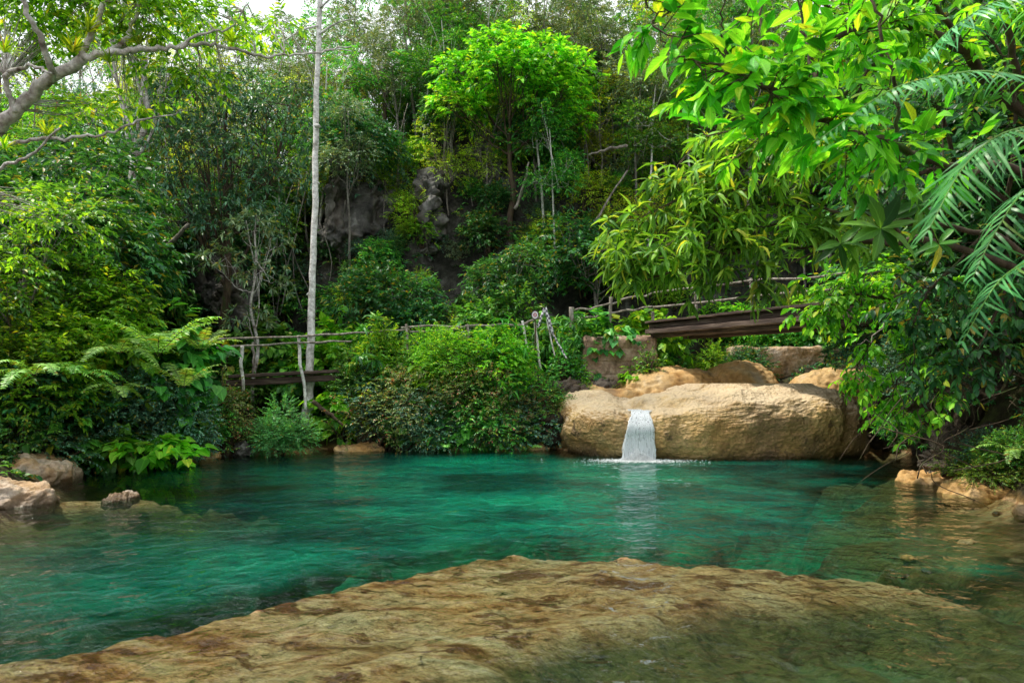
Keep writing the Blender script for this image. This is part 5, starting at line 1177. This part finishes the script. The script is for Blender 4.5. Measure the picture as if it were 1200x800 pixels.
# bank corner plants, right
for k, (key, u, v, Y, s, lb) in enumerate([('fernb', 1150, 545, 10.2, .5, 'small fern on the mossy right corner above the low rocks'), ('fern', 1185, 530, 9.6, .6, 'fern on right corner at picture edge'), ('weed', 1140, 560, 10.6, .55, 'bright moss cushion on the right corner rocks'),
    ('weed', 1175, 570, 9.8, .6, 'moss mat on the right corner near the picture edge'), ('smallD', 1160, 555, 10.5, .55, 'leafy plant on the right corner above the moss'), ('small', 1190, 560, 9.9, .5, 'small leafy plant at picture edge on right corner'),
    ('smallD', 1080, 470, 12.0, .9, 'dark bush hanging over the shaded recess'), ('shD', 1120, 440, 10.8, .8, 'dark bush on the overhanging right bank rock'), ('lance', 1060, 520, 12.6, .35, 'small leafy sprig hanging by the shaded recess'),
    ('shD', 1020, 430, 15.5, .9, 'dark bush right of the boulder top'), ('shM', 1000, 400, 17.0, .9, 'mid green bush at right end of weir wall'), ('smallD', 1040, 440, 14.5, 1.0, 'dark small leaved bush right of the boulder')]):
    SP[key].put(P(u, v, Y), k*1.7, s, lb)
random.seed(5)
for k, (u, Y, sc, key) in enumerate([(1120, 13.5, 1.1, 'broadA'), (1180, 12.5, 1.2, 'broadA'), (1060, 16.5, 1.1, 'broadA'), (1240, 11.0, 1.3, 'broadA'), (1300, 9, 1.3, 'broadA'), (1140, 17, 1.4, 'broadB'), (1050, 20, 1.2, 'broadB'), (1000, 23.5, 1.1, 'broadB'), (950, 25, 1.1, 'shB')]):
    put(key, u, Y, None, 'dark leafy tree on the steep right bank behind the overhanging branches', 'trees on the steep right bank', sc=sc)

# ------------------------------------------------------------------ stuff: ground cover, hanging vines, roots
def cover(n, x0, x1, y0, y1, leaf, L, W, seed, zmin=.12, ln=.22, k=7, thr=-.1, tm='tiny', name='ground_cover', label='low leafy ground cover', zmax=99, upz=1.0):
    rg = np.random.default_rng(seed); x = rg.uniform(x0, x1, n); y = rg.uniform(y0, y1, n); z = ground_z(x, y)
    vis = np.abs(x) < y*.85+1.5; ok = (z > zmin) & (z < zmax) & (fbm2(x*.7, y*.7, 3, seed) > thr) & vis; p = np.stack([x, y, z], -1)[ok]; K = MB()
    d = rg.normal(size=p.shape)*.6+[0, -.25, upz]; sprays(K, p, d, ln*rg.uniform(.5, 1.4, len(p)), k, L, W, tm, droop=.5, rng=rg, rt=.003)
    return tag(link(name, K.mesh(name, [LM[leaf], BM['twig']])), label, name.replace('_', ' '), kind='stuff')
cover(16000, -26, 26, 19.5, 44, 'dark', .17, .07, 1, 1.5, .4, label='dark leafy ground cover over the hillside', thr=-.15)
cover(9000, -24, 26, 22, 44, 'mid', .15, .06, 2, 1.5, .45, label='mid green leafy growth over the hillside', thr=.05)
cover(6000, -18, 22, 24, 42, 'yellow', .13, .05, 3, 5, .5, label='yellow green leafy growth over the hillside', thr=.15)
cover(7000, -14, -5, 9, 19, 'mid', .08, .045, 4, .12, .2, label='small leaved ground cover on left bank')
cover(3500, -14, -5, 9, 19, 'dark', .13, .09, 5, .12, .25, tm='heart', label='broad leaved ground cover on left bank', thr=.0)
cover(6500, -5, 4, 16.9, 21, 'mid', .07, .04, 6, .35, .18, label='small leaved creeper covering the middle bank')
cover(3500, -5, 4, 16.9, 21, 'moss', .06, .03, 7, .3, .14, label='mossy green growth on the middle bank')
cover(2500, -5, 4, 16.9, 21, 'blue', .075, .04, 8, .3, .22, label='dark creeper leaves on the middle bank', thr=.05)
cover(7000, 6.2, 16, 7, 24, 'dark', .1, .05, 9, .3, .25, label='dark leafy growth on the right bank')
cover(1500, 6.4, 9, 8.5, 12.5, 'moss', .05, .025, 10, .14, .12, label='bright moss on the right bank corner', zmax=1.2)
def strands(n, seed, name, label, u0, u1, Y0, Y1, z0, z1, l0, l1, r, mat='pole', zlim=None):
    rg = np.random.default_rng(seed); T = MB()
    for i in range(n):
        u = rg.uniform(u0, u1); Y = rg.uniform(Y0, Y1); x = (u-600)/F*Y; g = gz(x, Y); top = g+rg.uniform(z0, z1); l = rg.uniform(l0, l1); s = rg.normal(size=2)*.5
        pts = [(x+s[0]*t+.16*rg.normal(), Y+s[1]*t+.1*rg.normal(), top-l*t) for t in (0, .33, .66, 1)]
        tube(T, smooth_path(pts, 3), [r*rg.uniform(.5, 1.3)], 4)
    return tag(link(name, T.mesh(name, [BM[mat]])), label, 'vines', kind='stuff')
strands(260, 1, 'hanging_vines', 'pale dry vines and bare stems hanging all over the upper hillside', 380, 900, 25, 36, 1, 5, 2, 5, .016)
strands(160, 2, 'hanging_vines', 'thin grey vines hanging on the left hillside', 0, 400, 22, 34, 2, 6, 2, 5, .02, 'grey')
strands(40, 3, 'hanging_roots', 'thin dark roots hanging from the shaded right bank', 1040, 1230, 8.5, 12, .9, 2.2, .4, .9, .007, 'brown')

# slanted dead stems on the slope
for k, (a, b, Y, lb) in enumerate([((735, 200), (650, 330), 23, 'pale slanting dead stem right of umbrella tree'), ((690, 182), (735, 172), 23, 'pale bent stem top right of umbrella tree'), ((745, 130), (760, 200), 27, 'upright pale dead trunk far behind the large bright leaves'), ((735, 115), (738, 165), 29, 'upright pale grey trunk on slope right of umbrella tree'), ((620, 190), (603, 245), 24, 'thin pale stem leaning on the umbrella tree')]):
    log('dead_stem', [P(*b, Y), (P(*b, Y)+P(*a, Y))/2+[.1, 0, .1], P(*a, Y)], [.06, .045, .03], lb)

# ------------------------------------------------------------------ camera, sky and sun
cam = bpy.data.cameras.new('camera'); co = bpy.data.objects.new('camera', cam); C.objects.link(co)
co.location = (0, 0, EYE); co.rotation_euler = (math.radians(90), 0, 0)
cam.sensor_width = 36; cam.lens = 24; cam.shift_y = 50/1200; cam.clip_end = 400; cam.clip_start = .05
cam.dof.use_dof = True; cam.dof.focus_distance = 13; cam.dof.aperture_fstop = 3.2
bpy.context.scene.camera = co
SUN_EL, SUN_AZ = math.radians(62), math.radians(285)      # azimuth clockwise from +Y: high on the left, a little beyond the pool
w = bpy.data.worlds.new('World'); bpy.context.scene.world = w; w.use_nodes = True; nt = w.node_tree; nt.nodes.clear()
wo = nt.nodes.new('ShaderNodeOutputWorld'); bg = nt.nodes.new('ShaderNodeBackground'); bg.inputs[1].default_value = .15
sk = nt.nodes.new('ShaderNodeTexSky'); sk.sky_type = 'NISHITA'; sk.sun_disc = False; sk.sun_elevation = SUN_EL; sk.sun_rotation = SUN_AZ
tc = nt.nodes.new('ShaderNodeTexCoord'); cl = noise_(nt, 1.6, 5, .6, tc.outputs['Generated'])
cf = ramp(nt, cl, [(.3, (.6, .6, .6)), (.6, (1, 1, 1))]).outputs[0]
nt.links.new(mixc(nt, cf, sk.outputs[0], (10.5, 10.8, 11.2)), bg.inputs[0]); nt.links.new(bg.outputs[0], wo.inputs[0])
sl = bpy.data.lights.new('sun', 'SUN'); sl.energy = 5.0; sl.angle = math.radians(3.5); sl.color = (1, .93, .8)
so = bpy.data.objects.new('sun', sl); C.objects.link(so)
dv = Vector((math.sin(SUN_AZ)*math.cos(SUN_EL), math.cos(SUN_AZ)*math.cos(SUN_EL), math.sin(SUN_EL))); so.rotation_euler = dv.to_track_quat('Z', 'Y').to_euler()
sc = bpy.context.scene
sc.view_settings.view_transform = 'Standard'; sc.view_settings.look = 'None'; sc.view_settings.exposure = 0; sc.view_settings.gamma = 1
sc.render.engine = 'CYCLES'; cy = sc.cycles; cy.use_denoising = True
try: cy.denoiser = 'OPENIMAGEDENOISE'
except Exception: pass
cy.max_bounces = 7; cy.diffuse_bounces = 4; cy.glossy_bounces = 3; cy.transmission_bounces = 4; cy.transparent_max_bounces = 12; cy.sample_clamp_indirect = 8
cy.use_adaptive_sampling = True; cy.adaptive_threshold = .02
